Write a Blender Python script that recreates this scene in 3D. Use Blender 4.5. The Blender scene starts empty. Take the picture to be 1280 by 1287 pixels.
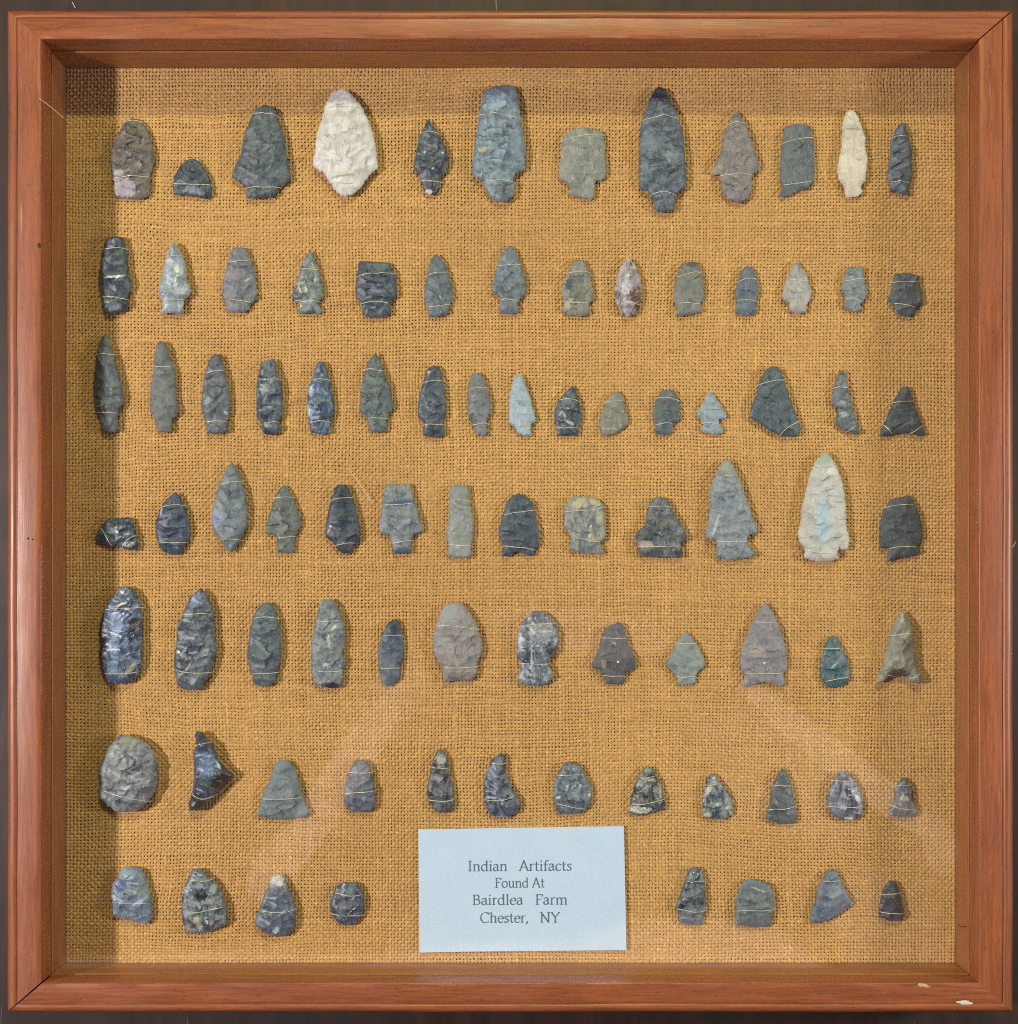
import bpy, bmesh, math, random
import numpy as np
from mathutils import Vector, Matrix
from mathutils.geometry import delaunay_2d_cdt

# ------------------------------------------------------------------ camera, world, lamps
K = 0.0004            # metres per photograph pixel on the face of the frame
D = 0.62              # camera height above the face of the frame
NX, NY = 651.0, 752.0 # photograph pixel straight below the lens
DEPTH = 0.0326        # burlap below the frame face
TABLE = -0.046

scene = bpy.context.scene
col = scene.collection
cam_d = bpy.data.cameras.new('camera')
cam = bpy.data.objects.new('camera', cam_d); col.objects.link(cam)
cam.location = (0, 0, D)
cam_d.sensor_fit = 'HORIZONTAL'; cam_d.sensor_width = 36
cam_d.lens = 36 * D / (1280 * K)
cam_d.shift_x = (640 - NX) / 1280
cam_d.shift_y = (NY - 643.5) / 1280
cam_d.clip_start = 0.01; cam_d.clip_end = 50
scene.camera = cam

scene.view_settings.view_transform = 'Standard'
scene.view_settings.look = 'None'
scene.view_settings.exposure = 0.0
scene.view_settings.gamma = 1.0
try:
    scene.cycles.use_denoising = False
    scene.cycles.filter_width = 1.05
    scene.cycles.max_bounces = 8
    scene.cycles.transparent_max_bounces = 12
except Exception:
    pass

world = bpy.data.worlds.new('World'); scene.world = world
world.use_nodes = True
wn = world.node_tree; wn.nodes.clear()
def wnode(t, **kw):
    n = wn.nodes.new(t)
    for k_, v_ in kw.items(): setattr(n, k_, v_)
    return n
w_out = wnode('ShaderNodeOutputWorld'); w_bg = wnode('ShaderNodeBackground')
wn.links.new(w_bg.outputs[0], w_out.inputs[0])
w_tc = wnode('ShaderNodeTexCoord')
# the room: dim warm-grey surroundings, a little brighter overhead
w_sep = wnode('ShaderNodeSeparateXYZ'); wn.links.new(w_tc.outputs['Generated'], w_sep.inputs[0])
w_up = wnode('ShaderNodeMapRange'); wn.links.new(w_sep.outputs['Z'], w_up.inputs['Value'])
w_up.inputs['From Min'].default_value = -0.2; w_up.inputs['From Max'].default_value = 1.0
w_mix = wnode('ShaderNodeMix', data_type='RGBA')
wn.links.new(w_up.outputs[0], w_mix.inputs['Factor'])
w_mix.inputs['A'].default_value = (0.07, 0.07, 0.08, 1)
w_mix.inputs['B'].default_value = (0.12, 0.125, 0.15, 1)
# painted into the world colour: pale streaks the glass mirrors as sleeves and haze
w_dz = wnode('ShaderNodeMath', operation='MAXIMUM'); wn.links.new(w_sep.outputs['Z'], w_dz.inputs[0]); w_dz.inputs[1].default_value = 0.05
w_div = wnode('ShaderNodeVectorMath', operation='DIVIDE'); wn.links.new(w_tc.outputs['Generated'], w_div.inputs[0])
w_cmb = wnode('ShaderNodeCombineXYZ')
for i_ in (0, 1): wn.links.new(w_dz.outputs[0], w_cmb.inputs[i_])
w_cmb.inputs[2].default_value = 1e6
wn.links.new(w_cmb.outputs[0], w_div.inputs[1])
F = D / K
def world_streak(px, py, rx, ry, ang, power):
    m = wnode('ShaderNodeMapping', vector_type='TEXTURE')
    m.inputs['Location'].default_value = ((px - NX) / F, -(py - NY) / F, 0)
    m.inputs['Rotation'].default_value = (0, 0, math.radians(ang))
    m.inputs['Scale'].default_value = (rx / F, ry / F, 1)
    wn.links.new(w_div.outputs[0], m.inputs[0])
    g = wnode('ShaderNodeTexGradient', gradient_type='SPHERICAL'); wn.links.new(m.outputs[0], g.inputs[0])
    r = wnode('ShaderNodeMapRange', interpolation_type='SMOOTHSTEP'); wn.links.new(g.outputs[1], r.inputs['Value'])
    r.inputs['From Min'].default_value = 0.0; r.inputs['From Max'].default_value = 0.35
    r.inputs['To Max'].default_value = power
    return r.outputs[0]
acc = None
for a_ in [(1062, 962, 195, 24, -38, 1.5), (1180, 1062, 26, 46, 10, .8), (980, 975, 150, 70, -38, .35), (425, 985, 185, 30, 57, 1.4), (345, 1088, 60, 30, 62, 1.0), (490, 880, 70, 40, 40, .35),
           (860, 1262, 225, 122, 0, 1.9), (650, 1222, 260, 44, 0, 1.0), (300, 1219, 300, 30, 0, .6), (735, 795, 150, 34, -6, .45), (1120, 1180, 80, 110, 30, .4), (1160, 640, 60, 700, 0, .22)]:
    s_ = world_streak(*a_)
    if acc is None: acc = s_
    else:
        ad = wnode('ShaderNodeMath', operation='MAXIMUM'); wn.links.new(acc, ad.inputs[0]); wn.links.new(s_, ad.inputs[1]); acc = ad.outputs[0]
w_sl = wnode('ShaderNodeMix', data_type='RGBA'); wn.links.new(acc, w_sl.inputs['Factor'])
wn.links.new(w_mix.outputs['Result'], w_sl.inputs['A']); w_sl.inputs['B'].default_value = (2.0, 1.5, 1.35, 1)
wn.links.new(w_sl.outputs['Result'], w_bg.inputs['Color'])
w_bg.inputs["Strength"].default_value = 0.5

def area_lamp(name, loc, size, energy, color):
    l = bpy.data.lights.new(name, 'AREA'); l.shape = 'RECTANGLE'; l.size = size[0]; l.size_y = size[1]
    l.energy = energy; l.color = color
    o = bpy.data.objects.new(name, l); col.objects.link(o)
    o.location = loc
    o.rotation_euler = (Vector((0, 0.04, 0)) - Vector(loc)).to_track_quat('-Z', 'Y').to_euler()
    return o
area_lamp('ceiling_lamp_left', (-1.25, 0.05, 1.17), (0.10, 0.10), 27, (1.0, 0.89, 0.87))
area_lamp('ceiling_lamp_far', (0.10, 1.35, 1.35), (0.32, 0.08), 15.5, (1.0, 0.95, 0.50))
area_lamp('ceiling_lamp_right', (0.95, 0.06, 0.49), (0.10, 0.15), 5.8, (1.0, 0.93, 0.90))

# ------------------------------------------------------------------ helpers
def W(px, py, z):
    s = K * (D - z) / D
    return ((px - NX) * s, -(py - NY) * s, z)
def lin(c):
    c = c / 255.0
    return c / 12.92 if c <= 0.04045 else ((c + 0.055) / 1.055) ** 2.4
def rgb(r, g, b, k=1.0): return (min(1, lin(r) * k), min(1, lin(g) * k), min(1, lin(b) * k), 1)

def link(name, me, parent=None, mat=None, loc=None):
    o = bpy.data.objects.new(name, me); col.objects.link(o)
    if mat and me is not None and not me.materials: me.materials.append(mat)
    if loc: o.location = loc
    if parent: o.parent = parent
    return o
def tag(o, label=None, cat=None, group=None, kind=None):
    if label: o['label'] = label
    if cat: o['category'] = cat
    if group: o['group'] = group
    if kind: o['kind'] = kind
    return o
def mesh(name, vs, fs, smooth=False):
    me = bpy.data.meshes.new(name); me.from_pydata(vs, [], fs); me.update()
    if smooth: me.polygons.foreach_set('use_smooth', [True] * len(me.polygons))
    return me
def np_mesh(name, V, Q, smooth=True):
    me = bpy.data.meshes.new(name)
    nv, nq = len(V), len(Q); k = Q.shape[1]
    me.vertices.add(nv); me.vertices.foreach_set('co', V.astype(np.float32).ravel())
    me.loops.add(nq * k); me.loops.foreach_set('vertex_index', Q.astype(np.int32).ravel())
    me.polygons.add(nq)
    me.polygons.foreach_set('loop_start', np.arange(0, nq * k, k, dtype=np.int32))
    me.polygons.foreach_set('use_smooth', np.full(nq, smooth, dtype=bool))
    me.update(calc_edges=True); me.validate()
    return me
def set_col(me, name, C):
    a = me.color_attributes.new(name, 'FLOAT_COLOR', 'POINT')
    a.data.foreach_set('color', np.asarray(C, dtype=np.float32).ravel())

class NT:
    def __init__(s, name):
        s.m = bpy.data.materials.new(name); s.m.use_nodes = True; s.t = s.m.node_tree; s.t.nodes.clear()
        s.out = s.n('ShaderNodeOutputMaterial')
    def n(s, t, ins=None, **kw):
        x = s.t.nodes.new(t)
        for k_, v_ in kw.items(): setattr(x, k_, v_)
        for k_, v_ in (ins or {}).items():
            if isinstance(v_, bpy.types.NodeSocket): s.t.links.new(v_, x.inputs[k_])
            else: x.inputs[k_].default_value = v_
        return x
    def mix(s, fac, a, b, blend='MIX'):
        x = s.n('ShaderNodeMix', {'Factor': fac}, data_type='RGBA', blend_type=blend)
        for k_, v_ in (('A', a), ('B', b)):
            if isinstance(v_, bpy.types.NodeSocket): s.t.links.new(v_, x.inputs[k_])
            else: x.inputs[k_].default_value = v_
        return x.outputs['Result']
    def ramp(s, fac, lo, hi, a=0.0, b=1.0):
        return s.n('ShaderNodeMapRange', {'Value': fac, 'From Min': lo, 'From Max': hi, 'To Min': a, 'To Max': b}).outputs[0]
    def mapped(s, coord, scale, loc=(0, 0, 0)):
        return s.n('ShaderNodeMapping', {'Vector': coord, 'Scale': scale, 'Location': loc}).outputs[0]
    def noise(s, vec, scale, detail=4, rough=0.6, dist=0.0):
        return s.n('ShaderNodeTexNoise', {'Vector': vec, 'Scale': scale, 'Detail': detail, 'Roughness': rough, 'Distortion': dist}).outputs[0]
    def bsdf(s, **kw):
        p = s.n('ShaderNodeBsdfPrincipled', {k_.replace('_', ' '): v_ for k_, v_ in kw.items()})
        s.t.links.new(p.outputs[0], s.out.inputs[0]); return p
    def bump(s, h, strength, dist):
        return s.n('ShaderNodeBump', {'Height': h, 'Strength': strength, 'Distance': dist}).outputs[0]

# ------------------------------------------------------------------ materials
def wood_mat(name, c_dark, c_mid, c_light, rough=0.38, seed=0.0):
    m = NT(name)
    tc = m.n('ShaderNodeTexCoord').outputs['Object']
    long_ = m.mapped(tc, (6, 60, 60), (seed, seed * 1.7, 0))
    g1 = m.noise(long_, 3.0, 6, 0.65, 0.6)
    blot = m.noise(m.mapped(tc, (1, 1.6, 1.6), (seed * 3, 0, 0)), 22.0, 3, 0.6)
    fine = m.noise(m.mapped(tc, (40, 900, 900), (seed, 0, 0)), 1.0, 3, 0.7)
    speck = m.noise(tc, 900.0, 2, 0.5)
    c = m.mix(m.ramp(g1, 0.2, 0.62), c_dark, c_light)
    c = m.mix(m.ramp(blot, 0.35, 0.68, 0.0, 0.75), c, c_mid)
    c = m.mix(m.ramp(fine, 0.40, 0.70, 0.0, 0.45), c, (c_dark[0] * .6, c_dark[1] * .5, c_dark[2] * .5, 1))
    c = m.mix(m.ramp(speck, 0.70, 0.78, 0.0, 0.35), c, (.75, .6, .5, 1))
    pore = m.noise(m.mapped(tc, (260, 1500, 1500), (seed, 5, 0)), 1.0, 2, 0.6)
    c = m.mix(m.ramp(pore, 0.60, 0.68, 0.0, 0.45), c, (c_dark[0] * .4, c_dark[1] * .35, c_dark[2] * .3, 1))
    scr = m.noise(m.mapped(tc, (14, 260, 260), (seed * 5, 2, 0)), 1.0, 2, 0.5)
    c = m.mix(m.ramp(scr, 0.72, 0.80, 0.0, 0.30), c, (.8, .62, .52, 1))
    r = m.ramp(blot, 0.3, 0.7, rough - .06, rough + .14)
    b = m.bump(m.mix(0.5, fine, g1), 0.25, 0.0005)
    m.bsdf(Base_Color=c, Roughness=r, Normal=b, Coat_Weight=0.35, Coat_Roughness=0.36)
    return m.m
RAIL = [wood_mat('stained_wood_face_%d' % i, rgb(108, 54, 28), rgb(150, 84, 52), rgb(164, 94, 52), .42, 3.1 * i + 1) for i in range(4)]
PANEL = wood_mat('stained_wood_inner', rgb(140, 86, 50), rgb(182, 126, 84), rgb(178, 116, 68), .5, 9.0)

def burlap_mat():
    m = NT('burlap_jute')
    tc = m.n('ShaderNodeTexCoord').outputs['Object']
    ca = m.n('ShaderNodeVertexColor', layer_name='fibre').outputs[0]
    n1 = m.noise(tc, 2600.0, 2, 0.6)
    n2 = m.noise(tc, 9.0, 4, 0.6)
    c = m.mix(m.ramp(n1, 0.3, 0.75, 0.0, 0.35), ca, rgb(240, 208, 150))
    c = m.mix(m.ramp(n2, 0.35, 0.7, 0.0, 0.22), c, rgb(150, 104, 58))
    m.bsdf(Base_Color=c, Roughness=0.8, Normal=m.bump(n1, 0.5, 0.0002), Sheen_Weight=0.15)
    return m.m
BURLAP = burlap_mat()
def plain(name, c, rough=0.6, **kw):
    m = NT(name); tc = m.n('ShaderNodeTexCoord').outputs['Object']
    n1 = m.noise(tc, 160.0, 4, 0.6)
    cc = m.mix(m.ramp(n1, 0.3, 0.7, 0.0, 0.35), c, (c[0] * .6, c[1] * .6, c[2] * .6, 1))
    m.bsdf(Base_Color=cc, Roughness=rough, **kw); return m.m
BACK = plain('brown_backing', rgb(136, 92, 54), .95)
WIRE = plain('thin_wire', rgb(228, 226, 206), .35, Metallic=0.3)
HAIR = plain('dark_fibre', rgb(40, 26, 20), .6)
PALE_FIBRE = plain('pale_fibre', rgb(236, 214, 184), .6)
WHITE = plain('dried_white_paint', rgb(214, 202, 196), .6)
PUTTY = plain('pale_scuffed_wood', rgb(206, 164, 124), .7)

def glass_mat():
    m = NT('clear_glass')
    ge = m.n('ShaderNodeNewGeometry')
    dt = m.n('ShaderNodeVectorMath', {0: ge.outputs['Incoming'], 1: ge.outputs['Normal']}, operation='DOT_PRODUCT').outputs['Value']
    ab = m.n('ShaderNodeMath', {0: dt}, operation='ABSOLUTE').outputs[0]
    om = m.n('ShaderNodeMath', {0: 1.0, 1: ab}, operation='SUBTRACT', use_clamp=True).outputs[0]
    p5 = m.n('ShaderNodeMath', {0: om, 1: 5.0}, operation='POWER').outputs[0]
    fr = m.n('ShaderNodeMath', {0: p5, 1: 0.96, 2: 0.04}, operation='MULTIPLY_ADD').outputs[0]
    t = m.n('ShaderNodeBsdfTransparent', {'Color': (0.985, 0.995, 0.985, 1)}).outputs[0]
    g = m.n('ShaderNodeBsdfGlossy', {'Color': (1, 1, 1, 1), 'Roughness': 0.01}).outputs[0]
    mx = m.n('ShaderNodeMixShader', {0: fr, 1: t, 2: g})
    m.t.links.new(mx.outputs[0], m.out.inputs[0]); return m.m
GLASS = glass_mat()

def stone_mat(i, c1, c2, rough):
    m = NT('stone_%02d' % i)
    rs = random.Random(i * 7 + 3)
    tc = m.n('ShaderNodeTexCoord').outputs['Object']
    off = (rs.uniform(0, 9), rs.uniform(0, 9), rs.uniform(0, 9))
    lum = (c1[0] + c1[1] + c1[2]) / 3
    g_ = 1.0 + .5 * max(0, lum - .25)
    q_ = max(0, 1 - lum * 1.6); c1 = (c1[0] * (1 - .06 * q_) * g_, c1[1] * (1 + .07 * q_) * g_, c1[2] * (1.07 + .20 * q_) * g_, 1); c2 = (c2[0] * (1 - .05 * q_) * g_, c2[1] * (1 + .07 * q_) * g_, c2[2] * (1.06 + .17 * q_) * g_, 1)
    c1 = tuple(x * .84 + (c1[0] + c1[1] + c1[2]) / 3 * .16 for x in c1[:3]) + (1,); c2 = tuple(x * .84 + (c2[0] + c2[1] + c2[2]) / 3 * .16 for x in c2[:3]) + (1,)
    dkf = min(.80, .42 + .75 * lum)
    v = m.mapped(tc, (1, 1, 1), off)
    a = rs.uniform(-.7, .7)
    vs_ = m.n('ShaderNodeMapping', {'Vector': tc, 'Scale': (1.9, .8, 1), 'Rotation': (0, 0, a), 'Location': off}).outputs[0]
    big = m.noise(vs_, 130.0, 6, 0.72, 1.0)
    fine = m.noise(v, 1500.0, 3, 0.75)
    midn = m.noise(v, 420.0, 5, .75, .6)
    dk = (c1[0] * dkf, c1[1] * (dkf + .03), c1[2] * (dkf + .07), 1)
    lt = tuple(min(1, x * 1.55 + .13) for x in c2[:3]) + (1,)
    c = m.mix(m.ramp(big, 0.42, 0.60), c1, c2)
    c = m.mix(m.ramp(m.noise(v, 230.0, 6, .75, .8), 0.52, 0.62, 0.0, 0.75), c, dk)
    c = m.mix(m.ramp(m.noise(vs_, 380.0, 5, .7, 1.4), 0.59, 0.65, 0.0, rs.uniform(.35, .75)), c, lt)
    c = m.mix(m.ramp(fine, 0.45, 0.75, 0.0, 0.25), c, dk)
    c = m.mix(m.ramp(m.noise(v, 1100.0, 2, .6), 0.66, 0.72, 0.0, 0.4), c, lt)
    sh = m.n('ShaderNodeVertexColor', layer_name='facet_tone').outputs[0]
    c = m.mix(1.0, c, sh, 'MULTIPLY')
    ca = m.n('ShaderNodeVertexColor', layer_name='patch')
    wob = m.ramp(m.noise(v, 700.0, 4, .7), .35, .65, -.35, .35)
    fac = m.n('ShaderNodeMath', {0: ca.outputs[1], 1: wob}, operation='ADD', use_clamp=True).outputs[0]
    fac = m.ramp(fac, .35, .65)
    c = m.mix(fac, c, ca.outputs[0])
    rough = .14 + rough * .62
    rg = m.ramp(big, .3, .7, rough, min(1, rough + .16))
    m.bsdf(Base_Color=c, Roughness=rg, Normal=m.bump(m.mix(.25, midn, fine), .35, .0007), Specular_IOR_Level=0.75)
    return m.m

# ------------------------------------------------------------------ table top
def table_mat():
    m = NT('dark_table_wood')
    tc = m.n('ShaderNodeTexCoord').outputs['Object']
    g = m.noise(m.mapped(tc, (60, 9, 1)), 1.6, 6, .65, .5)
    b = m.noise(tc, 9.0, 4, .6)
    c = m.mix(m.ramp(g, .3, .7), rgb(28, 15, 11), rgb(66, 36, 26))
    c = m.mix(m.ramp(b, .35, .7, 0, .7), c, rgb(34, 30, 31))
    s1 = m.noise(m.n('ShaderNodeMapping', {'Vector': tc, 'Scale': (380, 26, 1), 'Rotation': (0, 0, .6)}).outputs[0], 1.0, 2, .5)
    s2 = m.noise(m.n('ShaderNodeMapping', {'Vector': tc, 'Scale': (420, 30, 1), 'Rotation': (0, 0, -.8)}).outputs[0], 1.0, 2, .5)
    sc = m.n('ShaderNodeMath', {0: m.ramp(s1, .74, .80), 1: m.ramp(s2, .74, .80)}, operation='MAXIMUM').outputs[0]
    c = m.mix(sc, c, rgb(120, 108, 104))
    m.bsdf(Base_Color=c, Roughness=m.ramp(b, .3, .7, .5, .68), Normal=m.bump(m.mix(.5, g, sc), .3, .001))
    return m.m
me = mesh('table_top', [(-1.3, -1.2, TABLE), (1.3, -1.2, TABLE), (1.3, 1.4, TABLE), (-1.3, 1.4, TABLE)], [(0, 1, 2, 3)])
tt = link('table_top', me, None, table_mat()); tag(tt, 'dark scratched wooden table top under the display case', kind='structure')

# ------------------------------------------------------------------ display case
case = link('display_case', None, None, None, (0, 0, TABLE))
tag(case, 'square reddish brown wooden shadow box frame with glass front and burlap lining', 'display case')
def to_case(o):
    o.parent = case; o.matrix_parent_inverse = Matrix.Translation((0, 0, -TABLE))
    return o
IL, IR, IT, IB = 52.0, 1231.0, 49.0, 1235.5     # inner opening on the frame face, photograph pixels
x0, x1 = (IL - NX) * K, (IR - NX) * K
y1, y0 = -(IT - NY) * K, -(IB - NY) * K
GZ = -0.0126
# profile: (distance outwards from the opening in px, z in mm)
PROF = [(1.6, -12.7), (0, -12.7), (0, -12.0), (0, -6), (0, -1.2), (.5, -.35), (1.6, 0), (6, .1), (14, .15), (22, .05), (26.0, -.1), (26.8, -.75), (27.6, -.8), (28.4, -.3),
        (30.5, .1), (34, 0), (37.5, -.9), (40, -2.6), (41.4, -5.2), (41.8, -9), (41.8, -45.9), (30, -45.9)]
def rail(idx, length, gap0, gap1, mat, twist):
    wf, ef = (0.97, 1.12) if idx % 2 == 0 else (1.12, 0.97)   # side rails are a little wider
    rs = random.Random(idx + 40)
    n = 90; vs = []; fs = []
    ph = [rs.uniform(0, 6.28) for _ in range(6)]
    P = len(PROF)
    for i in range(n + 1):
        t = i / n
        for (d, z) in PROF:
            dd = d * K
            xa = -dd * ef + gap0; xb = length + dd * ef - gap1
            dd *= wf
            x = xa + (xb - xa) * t
            w = (math.sin(x * 37 + ph[0]) * .00010 + math.sin(x * 91 + ph[1]) * .00006) if 0 < d < 41 else math.sin(x * 23 + ph[2]) * .0001
            wz = math.sin(x * 29 + ph[3]) * .00008 + math.sin(x * 140 + ph[4] + d) * .00002
            vs.append((x, -dd + w, z / 1000 + (wz if z > -11 else 0)))
    for i in range(n):
        for j in range(P - 1):
            a = i * P + j
            fs.append((a, a + 1, a + P + 1, a + P))
    fs.append(tuple(range(P))); fs.append(tuple(reversed(range(n * P, n * P + P))))
    me = mesh('rail', vs, fs)
    bm = bmesh.new(); bm.from_mesh(me); bmesh.ops.recalc_face_normals(bm, faces=bm.faces)
    bm.to_mesh(me); bm.free()
    for p in me.polygons: p.use_smooth = abs(len(p.vertices) - 4) < 1
    me.set_sharp_from_angle(angle=math.radians(35))
    return me
Lx, Ly = x1 - x0, y1 - y0
rails = [((x0, y0, 0), 0.0, Lx, 0.0006, 0.0), ((x1, y0, 0), math.pi / 2, Ly, 0.0, 0.0006), ((x1, y1, 0), math.pi, Lx, 0.0002, 0.0), ((x0, y1, 0), -math.pi / 2, Ly, 0.0001, 0.0003)]
labels = [None] * 4
for i, (loc, rz, L, g0, g1) in enumerate(rails):
    o = link('rail', rail(i, L, g0, g1, None, 0), None, RAIL[i]); o.location = loc; o.rotation_euler.z = rz; to_case(o)
# inner side boards below the glass
def bx(vs, fs, a, b):
    n = len(vs)
    for z in (a[2], b[2]):
        vs += [(a[0], a[1], z), (b[0], a[1], z), (b[0], b[1], z), (a[0], b[1], z)]
    fs += [(n, n + 3, n + 2, n + 1), (n + 4, n + 5, n + 6, n + 7), (n, n + 1, n + 5, n + 4), (n + 1, n + 2, n + 6, n + 5), (n + 2, n + 3, n + 7, n + 6), (n + 3, n, n + 4, n + 7)]
for i, (loc, rz, L, g0, g1) in enumerate(rails):
    vs, fs = [], []
    e = 0.0000 if i % 2 == 0 else 0.0065
    bx(vs, fs, (-0.0062 + e, -0.0062, -0.0365), (L + 0.0062 - e, 0.0002, GZ - 0.0019))
    o = link('side_board', mesh('side_board', vs, fs), None, PANEL); o.location = loc; o.rotation_euler.z = rz; to_case(o)
    bm = bmesh.new(); bm.from_mesh(o.data)
    bmesh.ops.bevel(bm, geom=[e_ for e_ in bm.edges], offset=.0003, segments=1, affect='EDGES'); bm.to_mesh(o.data); bm.free()
vs, fs = [], []
bx(vs, fs, (x0 - .0006, y0 - .0006, GZ - .0017), (x1 + .0006, y1 + .0006, GZ - .0001))
to_case(link('glass_pane', mesh('glass_pane', vs, fs), None, GLASS))
vs, fs = [], []
bx(vs, fs, (x0 - .004, y0 - .004, -0.0445), (x1 + .004, y1 + .004, -DEPTH - .0009))
to_case(link('backing_board', mesh('backing_board', vs, fs), None, BACK))

# ---- burlap: every warp and weft thread is a little arched ribbon going over and under
def burlap():
    rng = np.random.default_rng(11)
    s = K * (D + DEPTH) / D
    pitch = 4.15 * s
    bx0, bx1, by0, by1 = x0 + .0004, x1 - .0004, y0 + .0004, y1 - .0004
    nx = int((bx1 - bx0) / pitch); ny = int((by1 - by0) / pitch)
    def smooth_noise(n, m, cells, amp):
        g = rng.normal(0, 1, (cells[0] + 3, cells[1] + 3))
        u = np.linspace(0, cells[0], n); v = np.linspace(0, cells[1], m)
        iu = u.astype(int); iv = v.astype(int); fu = (u - iu)[:, None]; fv = (v - iv)[None, :]
        fu = fu * fu * (3 - 2 * fu); fv = fv * fv * (3 - 2 * fv)
        a = g[iu][:, iv]; b = g[iu + 1][:, iv]; c = g[iu][:, iv + 1]; d = g[iu + 1][:, iv + 1]
        return amp * ((a * (1 - fu) + b * fu) * (1 - fv) + (c * (1 - fu) + d * fu) * fv)
    # shared distortion fields sampled at (thread, crossing*2)
    Vs, Qs, Cs = [], [], []; base = 0
    dxf = smooth_noise(nx, 2 * ny + 1, (7, 6), pitch * .6) + smooth_noise(nx, 2 * ny + 1, (40, 60), pitch * .13)
    dyf = smooth_noise(2 * nx + 1, ny, (6, 7), pitch * .6) + smooth_noise(2 * nx + 1, ny, (60, 40), pitch * .13)
    for axis in (0, 1):
        nt = nx if axis == 0 else ny; nc = ny if axis == 0 else nx
        ns = 2 * nc + 1
        t = np.arange(nt)[:, None]; j = np.arange(ns)[None, :]
        along = (by0 if axis == 0 else bx0) + (j * .5) * ((by1 - by0) / nc if axis == 0 else (bx1 - bx0) / nc) + np.zeros((nt, ns))
        sp = (bx1 - bx0) / nt if axis == 0 else (by1 - by0) / nt
        across = (bx0 if axis == 0 else by0) + (t + .5) * sp + rng.normal(0, sp * .045, (nt, 1))
        dist = dxf if axis == 0 else dyf.T
        edge = np.minimum(np.minimum(t + 1, nt - t), 8) / 8.0
        across = across + dist * edge + rng.normal(0, sp * .035, (nt, ns))
        par = np.where(((j // 1) % 2) == 1, 1.0, 0.0)              # odd samples sit on crossings
        k = (j - 1) // 2
        sign = np.where(((k + t) % 2) == 0, 1.0, -1.0) * (1 if axis == 0 else -1)
        z = np.where(par > 0, sign * pitch * .19, 0.0)
        wthr = rng.normal(.715, .045, (nt, 1)) + (smooth_noise(nt, ns, (nt - 1, 34), .06)) + smooth_noise(nt, ns, (10, 10), .035)
        wthr = np.clip(wthr, .54, .95)
        w = wthr * sp * .5 * (1 + rng.normal(0, .05, (nt, ns)))
        arch = sp * .27
        fuzz = rng.normal(0, pitch * .02, (nt, ns))
        rows = []
        for q, (o_, zz) in enumerate(((-1, -arch), (0, 0), (1, -arch))):
            A = across + o_ * w
            Z = -DEPTH + z + zz + fuzz
            rows.append((A, Z))
        V = np.zeros((nt, ns, 3, 3))
        for q, (A, Z) in enumerate(rows):
            if axis == 0: V[:, :, q, 0] = A; V[:, :, q, 1] = along
            else: V[:, :, q, 1] = A; V[:, :, q, 0] = along
            V[:, :, q, 2] = Z
        idx = base + np.arange(nt * ns * 3).reshape(nt, ns, 3)
        a = idx[:, :-1, :-1].ravel(); b = idx[:, 1:, :-1].ravel(); c = idx[:, 1:, 1:].ravel(); d = idx[:, :-1, 1:].ravel()
        Q = np.stack([a, d, c, b], 1) if axis == 0 else np.stack([a, b, c, d], 1)
        tone = rng.normal(0, .045, (nt, 1, 1)) + smooth_noise(nt, ns, (nt - 1, 60), .07)[:, :, None] + rng.normal(0, .13, (nt, ns, 1))
        tone = np.exp(np.clip(tone, -.45, .45)) * np.ones((nt, ns, 3))
        hue = rng.normal(0, .06, (nt, 1, 1))
        C = np.ones((nt, ns, 3, 4))
        basec = BURLAP_C
        C[..., 0] = basec[0] * tone; C[..., 1] = basec[1] * tone * (1 + hue * .4); C[..., 2] = basec[2] * tone * (1 + hue)
        Vs.append(V.reshape(-1, 3)); Qs.append(Q); Cs.append(C.reshape(-1, 4)); base += nt * ns * 3
    me = np_mesh('burlap_lining', np.concatenate(Vs), np.concatenate(Qs))
    set_col(me, 'fibre', np.clip(np.concatenate(Cs), 0, 1))
    return me
BURLAP_C = rgb(200, 153, 88)
to_case(link('burlap_lining', burlap(), None, BURLAP))

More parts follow.
